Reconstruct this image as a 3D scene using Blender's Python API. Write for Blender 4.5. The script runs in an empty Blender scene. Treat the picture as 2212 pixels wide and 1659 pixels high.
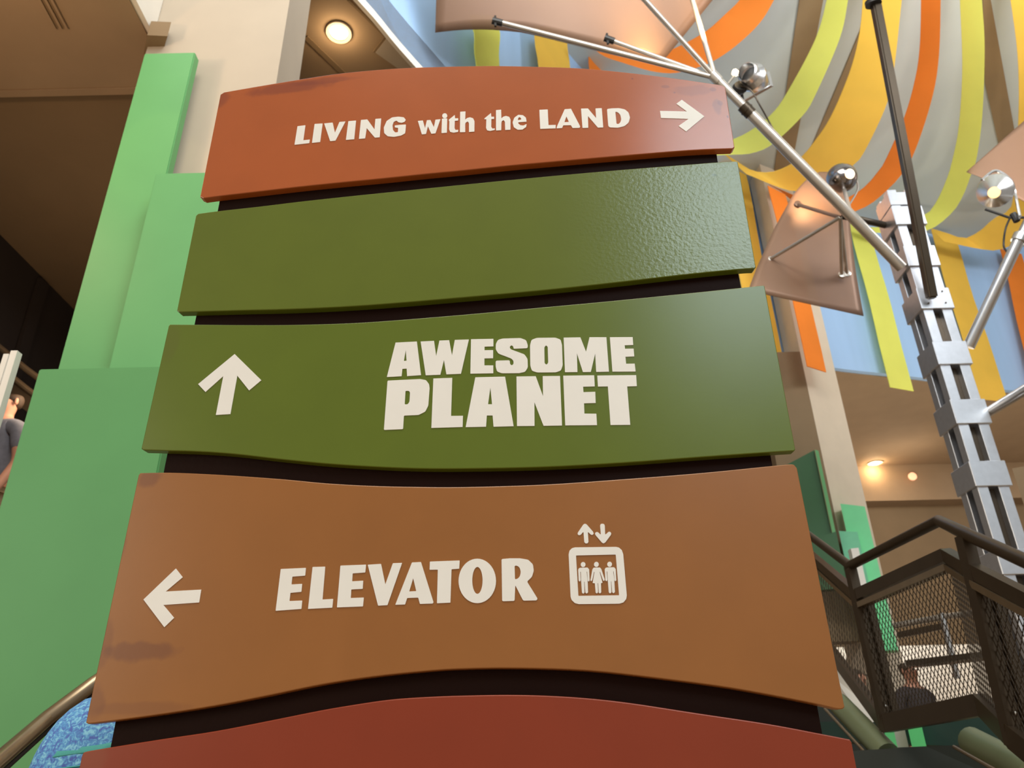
import bpy, bmesh, math, random
from mathutils import Vector, Matrix
from mathutils.geometry import tessellate_polygon
random.seed(7)
sc = bpy.context.scene
col = sc.collection
# ------------------------------------------------------------------ camera
W, H, F = 2212.0, 1659.0, 1650.0
CAM = Vector((0, 0, 1.5))
pitch = math.atan(F / 3330.0); roll = math.radians(-1.3)
fwd = Vector((0, math.cos(pitch), math.sin(pitch)))
up0 = Vector((0, -math.sin(pitch), math.cos(pitch))); rt0 = Vector((1, 0, 0))
RT = rt0 * math.cos(roll) + up0 * math.sin(roll)
UP = -rt0 * math.sin(roll) + up0 * math.cos(roll)
cd = bpy.data.cameras.new('camera'); cam = bpy.data.objects.new('camera', cd); col.objects.link(cam)
cd.sensor_width = 36.0; cd.lens = 36.0 * F / W; cd.clip_end = 200; cd.clip_start = 0.02
M = Matrix((RT, UP, -fwd)).transposed().to_4x4(); M.translation = CAM
cam.matrix_world = M; sc.camera = cam
cd.dof.use_dof = True; cd.dof.focus_distance = 1.35; cd.dof.aperture_fstop = 5.0
cd.dof.aperture_fstop = 9.0
# ------------------------------------------------------------------ world, light, exposure
sc.view_settings.view_transform = 'Standard'; sc.view_settings.look = 'None'
sc.view_settings.gamma = 1.0; sc.view_settings.exposure = 0.0; sc.view_settings.use_curve_mapping = False
w = bpy.data.worlds.new('daylight'); sc.world = w; w.use_nodes = True
w.node_tree.nodes['Background'].inputs[0].default_value = (1.0, 0.93, 0.84, 1)
w.node_tree.nodes['Background'].inputs[1].default_value = 0.36
def area(name, loc, tgt, sx, sy, power, color):
    l = bpy.data.lights.new(name, 'AREA'); l.shape = 'RECTANGLE'; l.size = sx; l.size_y = sy
    l.energy = power; l.color = color
    o = bpy.data.objects.new(name, l); col.objects.link(o); o.location = loc
    o.rotation_euler = (Vector(tgt) - Vector(loc)).to_track_quat('-Z', 'Y').to_euler(); return o
area('skylight_lamp', (0.2, -1.3, 10.4), (0.2, 1.5, 1.0), 6, 2.6, 560, (1.0, 0.93, 0.80))
area('clerestory_daylight', (5.05, -6.0, 8.9), (0.6, 1.4, 2.2), 3.8, 3.8, 440, (0.76, 0.92, 1.0))
area('side_fill', (-7.4, -2.4, 3.4), (0, 1.2, 2.2), 3, 3, 165, (1.0, 0.88, 0.70))  # added soft warm fill from the left, no actual lamp there
area('canopy_fill', (3.6, 1.6, 7.6), (5.0, 8.0, 11.2), 4.5, 1.4, 190, (0.97, 0.98, 1.0))  # added fill that lifts the daylit canopy and ribbons, not a fitting
area('left_ring_fill', (0.6, 0.9, 8.4), (-0.6, 6.0, 9.6), 2.0, 0.8, 110, (0.9, 0.96, 1.0))  # added fill to brighten the left end of the blue ring
area('far_canopy_fill', (7.4, 4.4, 7.9), (6.0, 11.0, 10.8), 3.0, 1.2, 230, (0.97, 0.98, 1.0))  # second added fill, for the far canopy and hanging ribbons
def point(name, loc, power, color, r=0.05):
    l = bpy.data.lights.new(name, 'POINT'); l.energy = power; l.color = color; l.shadow_soft_size = r
    o = bpy.data.objects.new(name, l); col.objects.link(o); o.location = loc; return o
def spot(name, loc, tgt, power, color, ang=60, r=0.05, blend=0.4):
    l = bpy.data.lights.new(name, 'SPOT'); l.energy = power; l.color = color; l.shadow_soft_size = r
    l.spot_size = math.radians(ang); l.spot_blend = blend
    o = bpy.data.objects.new(name, l); col.objects.link(o); o.location = loc
    o.rotation_euler = (Vector(tgt) - Vector(loc)).to_track_quat('-Z', 'Y').to_euler(); return o
# ------------------------------------------------------------------ photograph geometry helpers
def ray(x, y): return RT * ((x - W/2)/F) - UP * ((y - H/2)/F) + fwd
def PY(x, y, Y): v = ray(x, y); return CAM + v * (Y / v.y)
def PZ(x, y, zr): v = ray(x, y); return CAM + v * (zr / v.z)
def PD(x, y, d): v = ray(x, y); return CAM + v * (d / math.hypot(v.x, v.y))   # horizontal distance d
# ------------------------------------------------------------------ materials
def srgb(r, g, b):
    f = lambda c: (c/255/12.92) if c/255 <= 0.04045 else ((c/255+0.055)/1.055)**2.4
    return (f(r), f(g), f(b), 1)
def mat(name, c, rough=0.6, metal=0.0, var=0.06, scale=6.0, bump=0.0, bscale=60.0, emit=None, estr=0.0, spec=0.5, stretch=None, alpha=None, trans=0.0):
    m = bpy.data.materials.new(name); m.use_nodes = True; nt = m.node_tree; n = nt.nodes; L = nt.links
    b = n['Principled BSDF']; b.inputs['Roughness'].default_value = rough; b.inputs['Metallic'].default_value = metal
    b.inputs['Specular IOR Level'].default_value = spec
    tc = n.new('ShaderNodeTexCoord'); mp = n.new('ShaderNodeMapping'); L.new(tc.outputs['Object'], mp.inputs[0])
    if stretch: mp.inputs['Scale'].default_value = stretch
    no = n.new('ShaderNodeTexNoise'); no.inputs['Scale'].default_value = scale; no.inputs['Detail'].default_value = 5
    L.new(mp.outputs[0], no.inputs['Vector'])
    hs = n.new('ShaderNodeMapRange'); hs.inputs['From Min'].default_value = .3; hs.inputs['From Max'].default_value = .7
    hs.inputs['To Min'].default_value = 1 - var; hs.inputs['To Max'].default_value = 1 + var
    L.new(no.outputs['Fac'], hs.inputs['Value'])
    mx = n.new('ShaderNodeVectorMath'); mx.operation = 'SCALE'; mx.inputs[0].default_value = c[:3]
    L.new(hs.outputs[0], mx.inputs['Scale']); L.new(mx.outputs[0], b.inputs['Base Color'])
    if bump:
        nb = n.new('ShaderNodeTexNoise'); nb.inputs['Scale'].default_value = bscale; nb.inputs['Detail'].default_value = 3
        L.new(tc.outputs['Object'], nb.inputs['Vector'])
        bp = n.new('ShaderNodeBump'); bp.inputs['Strength'].default_value = bump; bp.inputs['Distance'].default_value = 0.004
        L.new(nb.outputs['Fac'], bp.inputs['Height']); L.new(bp.outputs[0], b.inputs['Normal'])
    if emit: b.inputs['Emission Color'].default_value = emit; b.inputs['Emission Strength'].default_value = estr
    if alpha is not None: b.inputs['Alpha'].default_value = alpha
    if trans:
        tr = n.new('ShaderNodeBsdfTranslucent'); L.new(mx.outputs[0], tr.inputs[0])
        ms = n.new('ShaderNodeMixShader'); ms.inputs[0].default_value = trans
        out = n['Material Output']; L.new(b.outputs[0], ms.inputs[1]); L.new(tr.outputs[0], ms.inputs[2]); L.new(ms.outputs[0], out.inputs[0])
    return m
def panel_mat(name, c, stains, bumpmask=None, rough=0.38, bump=0.06, spec=0.5, stain_col=None):
    """painted board: stains = list of (s, z, rs, rz, strength, noise scale) in the board's own UV (metres)"""
    m = mat(name, c, rough=rough, var=0.035, scale=9, spec=spec)
    nt = m.node_tree; n = nt.nodes; L = nt.links; b = n['Principled BSDF']
    uv = n.new('ShaderNodeUVMap'); uv.uv_map = 'UVMap'
    cur = b.inputs['Base Color'].links[0].from_socket
    nz = n.new('ShaderNodeTexNoise'); nz.inputs['Scale'].default_value = 30; nz.inputs['Detail'].default_value = 6
    L.new(uv.outputs[0], nz.inputs['Vector'])
    for (s, z, rs, rz, st, sharp) in stains:
        sub = n.new('ShaderNodeVectorMath'); sub.operation = 'SUBTRACT'; sub.inputs[1].default_value = (s, z, 0); L.new(uv.outputs[0], sub.inputs[0])
        dv = n.new('ShaderNodeVectorMath'); dv.operation = 'DIVIDE'; dv.inputs[1].default_value = (rs, rz, 1); L.new(sub.outputs[0], dv.inputs[0])
        ln = n.new('ShaderNodeVectorMath'); ln.operation = 'LENGTH'; L.new(dv.outputs[0], ln.inputs[0])
        ad = n.new('ShaderNodeMath'); ad.operation = 'MULTIPLY_ADD'; L.new(nz.outputs['Fac'], ad.inputs[0]); ad.inputs[1].default_value = -sharp
        L.new(ln.outputs['Value'], ad.inputs[2])
        mr = n.new('ShaderNodeMapRange'); mr.interpolation_type = 'SMOOTHSTEP'
        mr.inputs['From Min'].default_value = 1.0 - sharp*.5; mr.inputs['From Max'].default_value = .55 - sharp*.5
        mr.inputs['To Min'].default_value = 0; mr.inputs['To Max'].default_value = st; L.new(ad.outputs[0], mr.inputs['Value'])
        mix = n.new('ShaderNodeMix'); mix.data_type = 'RGBA'; L.new(mr.outputs[0], mix.inputs[0]); L.new(cur, mix.inputs[6])
        mix.inputs[7].default_value = stain_col; cur = mix.outputs[2]
    # tiny dark nicks
    vo = n.new('ShaderNodeTexVoronoi'); vo.inputs['Scale'].default_value = 14; L.new(uv.outputs[0], vo.inputs['Vector'])
    mr = n.new('ShaderNodeMapRange'); mr.inputs['From Min'].default_value = .035; mr.inputs['From Max'].default_value = .02; mr.inputs['To Max'].default_value = .35
    L.new(vo.outputs['Distance'], mr.inputs['Value'])
    L.new(cur, b.inputs['Base Color'])
    no = n.new('ShaderNodeTexNoise'); no.inputs['Scale'].default_value = 130; no.inputs['Detail'].default_value = 2; L.new(uv.outputs[0], no.inputs['Vector'])
    bp = n.new('ShaderNodeBump'); bp.inputs['Distance'].default_value = 0.0012; bp.inputs['Strength'].default_value = bump
    if bumpmask:
        s0, s1, lo = bumpmask
        sx = n.new('ShaderNodeSeparateXYZ'); L.new(uv.outputs[0], sx.inputs[0])
        r = n.new('ShaderNodeMapRange'); r.inputs['From Min'].default_value = s0; r.inputs['From Max'].default_value = s1
        r.inputs['To Min'].default_value = lo; r.inputs['To Max'].default_value = bump; L.new(sx.outputs[0], r.inputs['Value']); L.new(r.outputs[0], bp.inputs['Strength'])
    L.new(no.outputs['Fac'], bp.inputs['Height']); L.new(bp.outputs[0], b.inputs['Normal'])
    return m
M_ = {}
M_['vinyl'] = mat('cream_vinyl', srgb(244, 239, 231), .45, var=.015, scale=20)
M_['core'] = mat('dark_brown_core', srgb(34, 17, 11), .6, bump=.1, bscale=120, spec=.08)
M_['greenboard'] = mat('green_board_paint', srgb(101, 168, 106), .5, var=.03, scale=3)
M_['greenboard_low'] = mat('deeper_green_board_paint', srgb(90, 154, 94), .5, var=.03, scale=3)
M_['greenlight'] = mat('mint_board_paint', srgb(125, 225, 160), .5, var=.03)
M_['greendark'] = mat('forest_board_paint', srgb(38, 90, 45), .5, var=.04)
M_['cream'] = mat('cream_plaster', srgb(216, 200, 178), .8, var=.03, scale=4)
M_['greyplaster'] = mat('warm_grey_plaster', srgb(184, 170, 152), .8, var=.03, scale=3)
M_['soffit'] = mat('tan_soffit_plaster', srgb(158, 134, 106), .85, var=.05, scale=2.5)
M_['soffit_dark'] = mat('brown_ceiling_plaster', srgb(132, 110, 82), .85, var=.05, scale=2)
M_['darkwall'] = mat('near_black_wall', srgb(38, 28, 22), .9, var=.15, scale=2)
M_['blue'] = mat('sky_blue_fabric', srgb(166, 200, 240), .9, var=.09, scale=1.1, stretch=(1.6, 1.6, .12))
M_['greyceil'] = mat('pale_grey_canopy_fabric', srgb(196, 200, 192), .9, var=.05, scale=.7)
M_['brownbeam'] = mat('brown_beam_paint', srgb(150, 124, 88), .8, var=.06, scale=2)
M_['lime'] = mat('lime_yellow_fabric', srgb(244, 245, 122), .8, var=.03, scale=2, trans=.25)
M_['amber'] = mat('amber_fabric', srgb(250, 208, 84), .8, var=.04, scale=2, trans=.25)
M_['orange'] = mat('orange_fabric', srgb(252, 146, 48), .8, var=.04, scale=2, trans=.25)
M_['alu'] = mat('brushed_aluminium', srgb(215, 215, 215), .28, metal=1, var=.05, scale=30, stretch=(1, 1, .05))
M_['alu_matte'] = mat('satin_aluminium', srgb(220, 224, 232), .38, metal=1, var=.04, scale=20)
M_['steel'] = mat('pale_steel_tube', srgb(205, 198, 188), .3, metal=.75, var=.05, scale=10)
M_['darksteel'] = mat('dark_grey_tube', srgb(74, 64, 52), .35, metal=.7, var=.05)
M_['black'] = mat('black_rubber', srgb(28, 26, 24), .5)
M_['copper'] = mat('copper_mesh_sheet', srgb(140, 108, 86), .42, metal=.3, var=.05, scale=1.2, alpha=.86)
M_['bronze'] = mat('dark_bronze_metal', srgb(74, 62, 48), .38, metal=.55, var=.08, scale=8)
M_['bronze_light'] = mat('worn_bronze_handrail', srgb(150, 132, 108), .3, metal=.8, var=.08, scale=12)
M_['olive'] = mat('olive_green_tube', srgb(120, 130, 100), .4, metal=.2, var=.06)
M_['teal_dark'] = mat('dark_teal_beam', srgb(34, 62, 56), .6, var=.08)
M_['blackgreen'] = mat('black_green_fascia', srgb(24, 32, 26), .7, var=.1)
M_['white'] = mat('white_paint', srgb(232, 226, 216), .6, var=.02)
M_['floor'] = mat('beige_terrazzo', srgb(165, 140, 112), .35, var=.08, scale=25)
M_['lampglow'] = mat('warm_lamp_glow', (1, .8, .5, 1), .5, emit=(1, .72, .38, 1), estr=14)
M_['dimglow'] = mat('orange_lamp_glow', (1, .6, .4, 1), .5, emit=(1, .45, .25, 1), estr=1.0)
M_['skin'] = mat('skin', srgb(205, 150, 125), .6)
M_['hair'] = mat('brown_hair', srgb(64, 48, 34), .7, bump=.4)
M_['greyshirt'] = mat('grey_blue_cotton', srgb(118, 120, 132), .9, var=.12, scale=30)
M_['darkshirt'] = mat('charcoal_cotton', srgb(62, 56, 58), .9)
M_['denim'] = mat('dark_denim', srgb(50, 56, 74), .9)
M_['khaki'] = mat('khaki_cotton', srgb(170, 150, 120), .9)
M_['teal'] = mat('teal_webbing', srgb(72, 165, 160), .7, bump=.3, bscale=200)
def tie_dye():
    m = mat('mottled_blue_fabric', srgb(80, 140, 200), .75)
    n = m.node_tree.nodes; L = m.node_tree.links; b = n['Principled BSDF']
    no = n.new('ShaderNodeTexNoise'); no.inputs['Scale'].default_value = 100; no.inputs['Detail'].default_value = 5; no.inputs['Distortion'].default_value = 1.2
    tc = n.new('ShaderNodeTexCoord'); L.new(tc.outputs['Object'], no.inputs['Vector'])
    r = n.new('ShaderNodeValToRGB'); L.new(no.outputs['Fac'], r.inputs[0])
    r.color_ramp.elements[0].position = .35; r.color_ramp.elements[0].color = srgb(84, 104, 190)
    r.color_ramp.elements[1].position = .68; r.color_ramp.elements[1].color = srgb(150, 218, 245)
    e = r.color_ramp.elements.new(.5); e.color = srgb(90, 158, 218)
    L.new(r.outputs[0], b.inputs['Base Color']); return m
M_['dye'] = tie_dye()
# ------------------------------------------------------------------ object helpers
def tag(o, label=None, cat=None, group=None, kind=None):
    if label: o['label'] = label
    if cat: o['category'] = cat
    if group: o['group'] = group
    if kind: o['kind'] = kind
    return o
def empty(name, loc, label=None, cat=None, group=None):
    o = bpy.data.objects.new(name, None); col.objects.link(o); o.location = loc; o.empty_display_size = .2
    o['rootloc'] = list(loc); del o['rootloc']
    LOC[o.name] = Vector(loc)
    return tag(o, label, cat, group)
LOC = {}
def obj(name, bm, m, parent=None, smooth=False, angle=35, loc=None):
    """bm holds world coordinates; the mesh is stored relative to its parent chain (or to loc)"""
    base = Vector((0, 0, 0))
    if parent is not None: base = LOC[parent.name]
    elif loc is not None: base = Vector(loc)
    bmesh.ops.translate(bm, verts=bm.verts, vec=-base)
    bmesh.ops.recalc_face_normals(bm, faces=bm.faces)
    if smooth:
        ca = math.radians(angle)
        for f in bm.faces: f.smooth = True
        for e in bm.edges:
            if len(e.link_faces) == 2 and e.calc_face_angle(0) > ca: e.smooth = False
    me = bpy.data.meshes.new(name); bm.to_mesh(me); bm.free(); me.materials.append(m)
    o = bpy.data.objects.new(name, me); col.objects.link(o)
    if parent is not None: o.parent = parent; LOC[o.name] = base
    else: o.location = base; LOC[o.name] = base
    return o
def vadd(bm, p): return bm.verts.new(p)
def hexa(bm, lo, hi):
    """box from 4 bottom corners and 4 top corners"""
    a = [bm.verts.new(p) for p in lo]; b = [bm.verts.new(p) for p in hi]
    k = len(a)
    bm.faces.new(a); bm.faces.new(b[::-1])
    for i in range(k): bm.faces.new((a[i], b[i], b[(i+1) % k], a[(i+1) % k]))
def box(bm, x0, x1, y0, y1, z0, z1):
    hexa(bm, [(x0, y0, z0), (x1, y0, z0), (x1, y1, z0), (x0, y1, z0)], [(x0, y0, z1), (x1, y0, z1), (x1, y1, z1), (x0, y1, z1)])
def prism(bm, plan, z0, z1):
    hexa(bm, [(p[0], p[1], z0) for p in plan], [(p[0], p[1], z1) for p in plan])
def tube(bm, pts, r, n=12, cap=True):
    pts = [Vector(p) for p in pts]; rings = []
    rs = r if isinstance(r, (list, tuple)) else [r]*len(pts)
    ref = None
    for i, p in enumerate(pts):
        if i == 0: d = pts[1]-p
        elif i == len(pts)-1: d = p-pts[i-1]
        else: d = (pts[i+1]-p).normalized() + (p-pts[i-1]).normalized()
        d.normalize()
        if ref is None: ref = Vector((0, 0, 1)) if abs(d.z) < .9 else Vector((1, 0, 0))
        u = d.cross(ref).normalized(); v = u.cross(d).normalized(); ref = v
        rings.append([bm.verts.new(p + (u*math.cos(2*math.pi*k/n) + v*math.sin(2*math.pi*k/n))*rs[i]) for k in range(n)])
    for a, b in zip(rings, rings[1:]):
        for k in range(n): bm.faces.new((a[k], a[(k+1) % n], b[(k+1) % n], b[k]))
    if cap: bm.faces.new(rings[0][::-1]); bm.faces.new(rings[-1])
def bar(bm, p, q, wd, ht, ref=(0, 0, 1)):
    """rectangular bar from p to q"""
    p = Vector(p); q = Vector(q); d = (q-p).normalized(); u = d.cross(Vector(ref)).normalized()*wd/2; v = u.cross(d).normalized()*ht/2
    hexa(bm, [p-u-v, p+u-v, p+u+v, p-u+v], [q-u-v, q+u-v, q+u+v, q-u+v])
def lathe(bm, prof, org, axis, n=24):
    """prof: list of (radius, height along axis)"""
    axis = Vector(axis).normalized(); ref = Vector((0, 0, 1)) if abs(axis.z) < .9 else Vector((1, 0, 0))
    u = axis.cross(ref).normalized(); v = axis.cross(u).normalized(); rings = []
    for r, h in prof:
        c = Vector(org) + axis*h
        if r < 1e-5: rings.append([bm.verts.new(c)])
        else: rings.append([bm.verts.new(c + (u*math.cos(2*math.pi*k/n)+v*math.sin(2*math.pi*k/n))*r) for k in range(n)])
    for a, b in zip(rings, rings[1:]):
        for k in range(n):
            k2 = (k+1) % n
            if len(a) == 1 and len(b) == 1: continue
            if len(a) == 1: bm.faces.new((a[0], b[k2], b[k]))
            elif len(b) == 1: bm.faces.new((a[k], a[k2], b[0]))
            else: bm.faces.new((a[k], a[k2], b[k2], b[k]))
def crom(pts, k=6, closed=False):
    P = [tuple(p) for p in pts]; out = []; n = len(P)
    rng = range(n) if closed else range(n-1)
    for i in rng:
        p0 = P[(i-1) % n] if closed or i > 0 else P[0]; p1 = P[i]; p2 = P[(i+1) % n]
        p3 = P[(i+2) % n] if closed or i+2 < n else P[-1]
        for j in range(k):
            t = j/k
            out.append(tuple(.5*((2*b)+(-a+c)*t+(2*a-5*b+4*c-d)*t*t+(-a+3*b-3*c+d)*t**3) for a, b, c, d in zip(p0, p1, p2, p3)))
    if not closed: out.append(P[-1])
    return out
def B(): return bmesh.new()

# ================================================================== STRUCTURE
# ring of blue fabric round the atrium: plan positions of its lower edge (found on the plane 6 m above the eye)
ring0 = [(-6, -1.5), (-3.6, 1.2), (-2.2, 3.1), (-1.3, 4.48), (-.89, 5.2), (0.3, 7.1), (1.3, 8.5), (2.7, 10.0), (4.54, 11.2), (5.48, 11.75), (7.29, 12.25), (9.15, 12.85), (12, 13.4), (17, 13.8)]
ring = [Vector((a, b)) for a, b in crom(ring0, 5)]
ZS, ZC = 7.5, 11.0            # soffit height and canopy height above the floor
def ring_hit(px, py, off=0.0):
    """point where the pixel's ray crosses the ring wall moved inwards by off"""
    v = ray(px, py); d = Vector((v.x, v.y)); best = None
    for a, b in zip(ring, ring[1:]):
        e = b-a; nrm = Vector((e.y, -e.x)).normalized(); a2 = a+nrm*off; b2 = b+nrm*off; e = b2-a2
        den = d.x*e.y-d.y*e.x
        if abs(den) < 1e-9: continue
        t = (a2.x*e.y-a2.y*e.x)/den; u = (a2.x*d.y-a2.y*d.x)/den
        if t > 0 and -0.02 <= u <= 1.02 and (best is None or t < best): best = t
    return CAM + v*best
def struct(name, bm, m, smooth=False):
    o = obj(name, bm, m, smooth=smooth); o['kind'] = 'structure'; return o
bm = B(); box(bm, -9, 20, -9, 22, -.2, 0); struct('floor', bm, M_['floor'])
bm = B(); rows = []
for p, q in zip(ring, ring[1:]):
    pass
lo = [vadd(bm, (p.x, p.y, ZS+.015)) for p in ring]; hi = [vadd(bm, (p.x, p.y, ZC+.3)) for p in ring]
out = []
for i, p in enumerate(ring):
    e = (ring[min(i+1, len(ring)-1)]-ring[max(i-1, 0)]).normalized(); out.append(p + Vector((-e.y, e.x))*.12)
lo2 = [vadd(bm, (p.x, p.y, ZS+.015)) for p in out]; hi2 = [vadd(bm, (p.x, p.y, ZC+.3)) for p in out]
for i in range(len(ring)-1):
    bm.faces.new((lo[i], lo[i+1], hi[i+1], hi[i])); bm.faces.new((lo2[i], hi2[i], hi2[i+1], lo2[i+1]))
    bm.faces.new((lo[i], lo2[i], lo2[i+1], lo[i+1])); bm.faces.new((hi[i], hi[i+1], hi2[i+1], hi2[i]))
struct('wall_blue_ring', bm, M_['blue'], smooth=True)
# soffits outside the ring
bm = B()
L_ = [p for p in ring if 2.6 < p.y < 8.6]
plan = [(p.x, p.y) for p in L_] + [(L_[-1].x, 9.6), (-3.2, 9.6), (-3.2, L_[0].y)]
prism(bm, plan, ZS, ZS+.5); struct('ceiling_left_soffit', bm, M_['soffit'])
bm = B()
for i in range(len(L_)-1):
    a, b = L_[i], L_[i+1]
    bar(bm, (a.x+.02, a.y, ZS+.03), (b.x+.02, b.y, ZS+.03), .035, .10)
struct('trim_1', bm, M_['white'])
bm = B()   # groove line and pale hatch on the left soffit
bar(bm, PZ(660, 80, 5.995), PZ(745, 162, 5.995), .05, .012); bar(bm, PZ(752, 0, 5.995), PZ(834, 80, 5.995), .02, .012); bar(bm, PZ(834, 80, 5.995), PZ(809, 113, 5.995), .03, .012)
struct('trim_2', bm, M_['soffit_dark'])
q = [PZ(836, 82, 5.985), PZ(896, 150, 5.985), PZ(862, 150, 5.985), PZ(811, 114, 5.985)]
bm = B(); hexa(bm, [tuple(p) for p in q], [(p.x, p.y, ZS+.01) for p in q]); struct('trim_3', bm, M_['greyplaster'])
# right soffit: from the ring outwards to the far wall
R_ = [p for p in ring if p.x > 2.0]
YW = 17.3
bm = B(); plan = [(p.x, p.y+.1) for p in R_] + [(17, YW), (2.0, YW)]
prism(bm, plan, ZS, ZS+.4); struct('ceiling_right_soffit', bm, M_['soffit'])
bm = B()
zb = PY(1850, 1083, YW-.5).z
box(bm, 2, 20, YW-.5, YW, zb, ZS); struct('trim_4', bm, M_['soffit'])
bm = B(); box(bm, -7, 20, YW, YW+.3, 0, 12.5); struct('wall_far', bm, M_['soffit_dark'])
bm = B(); a = PY(2187, 1015, 9.5); prism(bm, [(a.x, 9.5), (a.x+1.5, 8.6), (a.x+3, 9.2), (a.x+2, 11.5)], 0, a.z+.02)
struct('wall_right_pier', bm, M_['soffit_dark'])
# canopy of pale fabric with brown beams
bm = B(); box(bm, -9, 17, 2.6, 18, ZC, ZC+.3); struct('ceiling_canopy', bm, M_['greyceil'])
def beam(name, pts, z=ZC-.02, th=.3):
    zr = z-1.5
    q = [PZ(x, y, zr) for x, y in pts]
    bm = B(); hexa(bm, [tuple(p) for p in q], [(p.x, p.y, z+.12) for p in q]); return struct(name, bm, M_['brownbeam'])
beam('trim_5', [(1733, -40), (1672, 372), (1650, 520), (1690, 520), (1712, 350), (1786, -40)])
beam('trim_6', [(1866, 50), (1742, 345), (1720, 440), (1765, 440), (1800, 345), (1905, 50), (1930, -40), (1890, -40)])
beam('trim_7', [(2122, -40), (2128, 180), (2160, 325), (2188, 420), (2218, 420), (2193, 290), (2133, -40)])
# left upper room: soffit, recessed darker ceiling, dark walls
ZL = 6.1; XF = -2.49
bm = B(); box(bm, -5.2, XF, 1.2, 3.68, ZL, ZL+.9); box(bm, -5.2, -2.5, 3.68, 4.12, ZL, ZL+.9); struct('ceiling_left_room', bm, M_['soffit'])
bm = B(); box(bm, XF, XF+.04, 1.2, 3.68, ZL+.01, ZL+1.5); struct('trim_8', bm, M_['white'])
q = [PZ(318, 76, 4.5), PZ(362, 78, 4.5), PZ(350, 118, 4.5), PZ(310, 118, 4.5)]
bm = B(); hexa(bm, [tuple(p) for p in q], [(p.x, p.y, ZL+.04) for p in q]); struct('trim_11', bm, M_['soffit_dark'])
bm = B(); box(bm, -5.2, XF, 4.12, 4.18, ZL-.01, ZL+.9); struct('trim_9', bm, M_['soffit'])
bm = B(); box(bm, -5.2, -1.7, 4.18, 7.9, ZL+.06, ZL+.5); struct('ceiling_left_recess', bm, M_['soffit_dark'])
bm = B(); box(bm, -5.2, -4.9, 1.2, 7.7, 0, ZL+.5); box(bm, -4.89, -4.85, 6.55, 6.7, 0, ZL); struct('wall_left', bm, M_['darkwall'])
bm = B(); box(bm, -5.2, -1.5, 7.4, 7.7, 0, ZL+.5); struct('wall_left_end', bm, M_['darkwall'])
# linear slot diffuser in the left soffit
t = empty('ceiling_vent', PZ(100, 20, 4.59), 'slim double-slot linear air diffuser in the tan ceiling at upper left', 'vent')
bm = B(); a = PZ(84, -30, 4.595); b = PZ(132, 60, 4.595); u = Vector((.04, 0, 0))
for k_ in (-1, 0, 1): bar(bm, a+u*k_, b+u*k_, .016, .02)
obj('frame', bm, M_['soffit'], t)
bm = B()
for k_ in (-.5, .5): bar(bm, a+u*k_+Vector((0, 0, .006)), b+u*k_+Vector((0, 0, .006)), .024, .01)
obj('slot', bm, M_['soffit_dark'], t)

# left column (warm grey front, cream side)
def column(name, x0, x1, y0, y1, z1, m):
    bm = B(); box(bm, x0, x1, y0, y1, 0, z1); return struct(name, bm, m)
cL = column('column_left', -2.475, -1.538, 3.685, 4.09, 11.2, M_['greyplaster'])
# right column: dark left face, cream right face
mid = ring_hit(1704, 648, .55); lf = ring_hit(1671, 648, .12); rg = ring_hit(1768, 648, .62)
dx = lf.xy-mid.xy
plan = [tuple(mid.xy), tuple(rg.xy), (rg.x+dx.x, rg.y+dx.y), tuple(lf.xy)]
bm = B(); prism(bm, plan, 0, ZC); struct('column_right', bm, M_['cream'])
bm = B()
zt = ring_hit(1726, 760, .55).z
l2 = ring_hit(1640, 800, .2)
prism(bm, [(mid.x-.01, mid.y-.02), (mid.x-.01, mid.y+.3), (l2.x, l2.y+.3), (l2.x, l2.y)], ring_hit(1800, 1385, .4).z, zt); struct('wall_brown_return', bm, M_['soffit_dark'])

# ================================================================== THE SIGN
D0 = 1.2; SR = 3.8*D0; SCX = .06*D0; SCY = .993*D0 + SR
def S(px, py, d=0.0):
    """pixel -> (s, z) on the sign's curved face, d metres behind the front face"""
    v = ray(px, py); R = SR-d
    ox, oy = CAM.x-SCX, CAM.y-SCY
    a = v.x**2+v.y**2; b = 2*(v.x*ox+v.y*oy); c = ox*ox+oy*oy-R*R
    t = (-b-math.sqrt(b*b-4*a*c))/(2*a)
    p = CAM+v*t
    return (SR*math.atan2(p.x-SCX, SCY-p.y), p.z)
def bend(s, z, d):
    a = s/SR; R = SR-d
    return Vector((SCX+R*math.sin(a), SCY-R*math.cos(a), z))
def round_poly(P, r, k=4):
    out = []; n = len(P)
    for i in range(n):
        a = Vector(P[i-1]); b = Vector(P[i]); c = Vector(P[(i+1) % n])
        u = a-b; v = c-b
        if u.length < 1e-6 or v.length < 1e-6: continue
        if abs(u.normalized().dot(v.normalized())) > .97: out.append(tuple(b)); continue
        q = min(r, u.length*.45, v.length*.45); p0 = b+u.normalized()*q; p1 = b+v.normalized()*q
        for j in range(k+1):
            t = j/k; out.append(tuple(p0*(1-t)**2 + b*2*t*(1-t) + p1*t*t))
    return out
def slice_s(bm, step=.02):
    xs = [v.co.x for v in bm.verts]; a = math.floor(min(xs)/step)*step; b = max(xs)
    x = a+step
    while x < b:
        bmesh.ops.bisect_plane(bm, geom=bm.verts[:]+bm.edges[:]+bm.faces[:], plane_co=(x, 0, 0), plane_no=(1, 0, 0)); x += step
def area2(P): return sum(P[i-1][0]*P[i][1]-P[i][0]*P[i-1][1] for i in range(len(P)))/2
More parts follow.
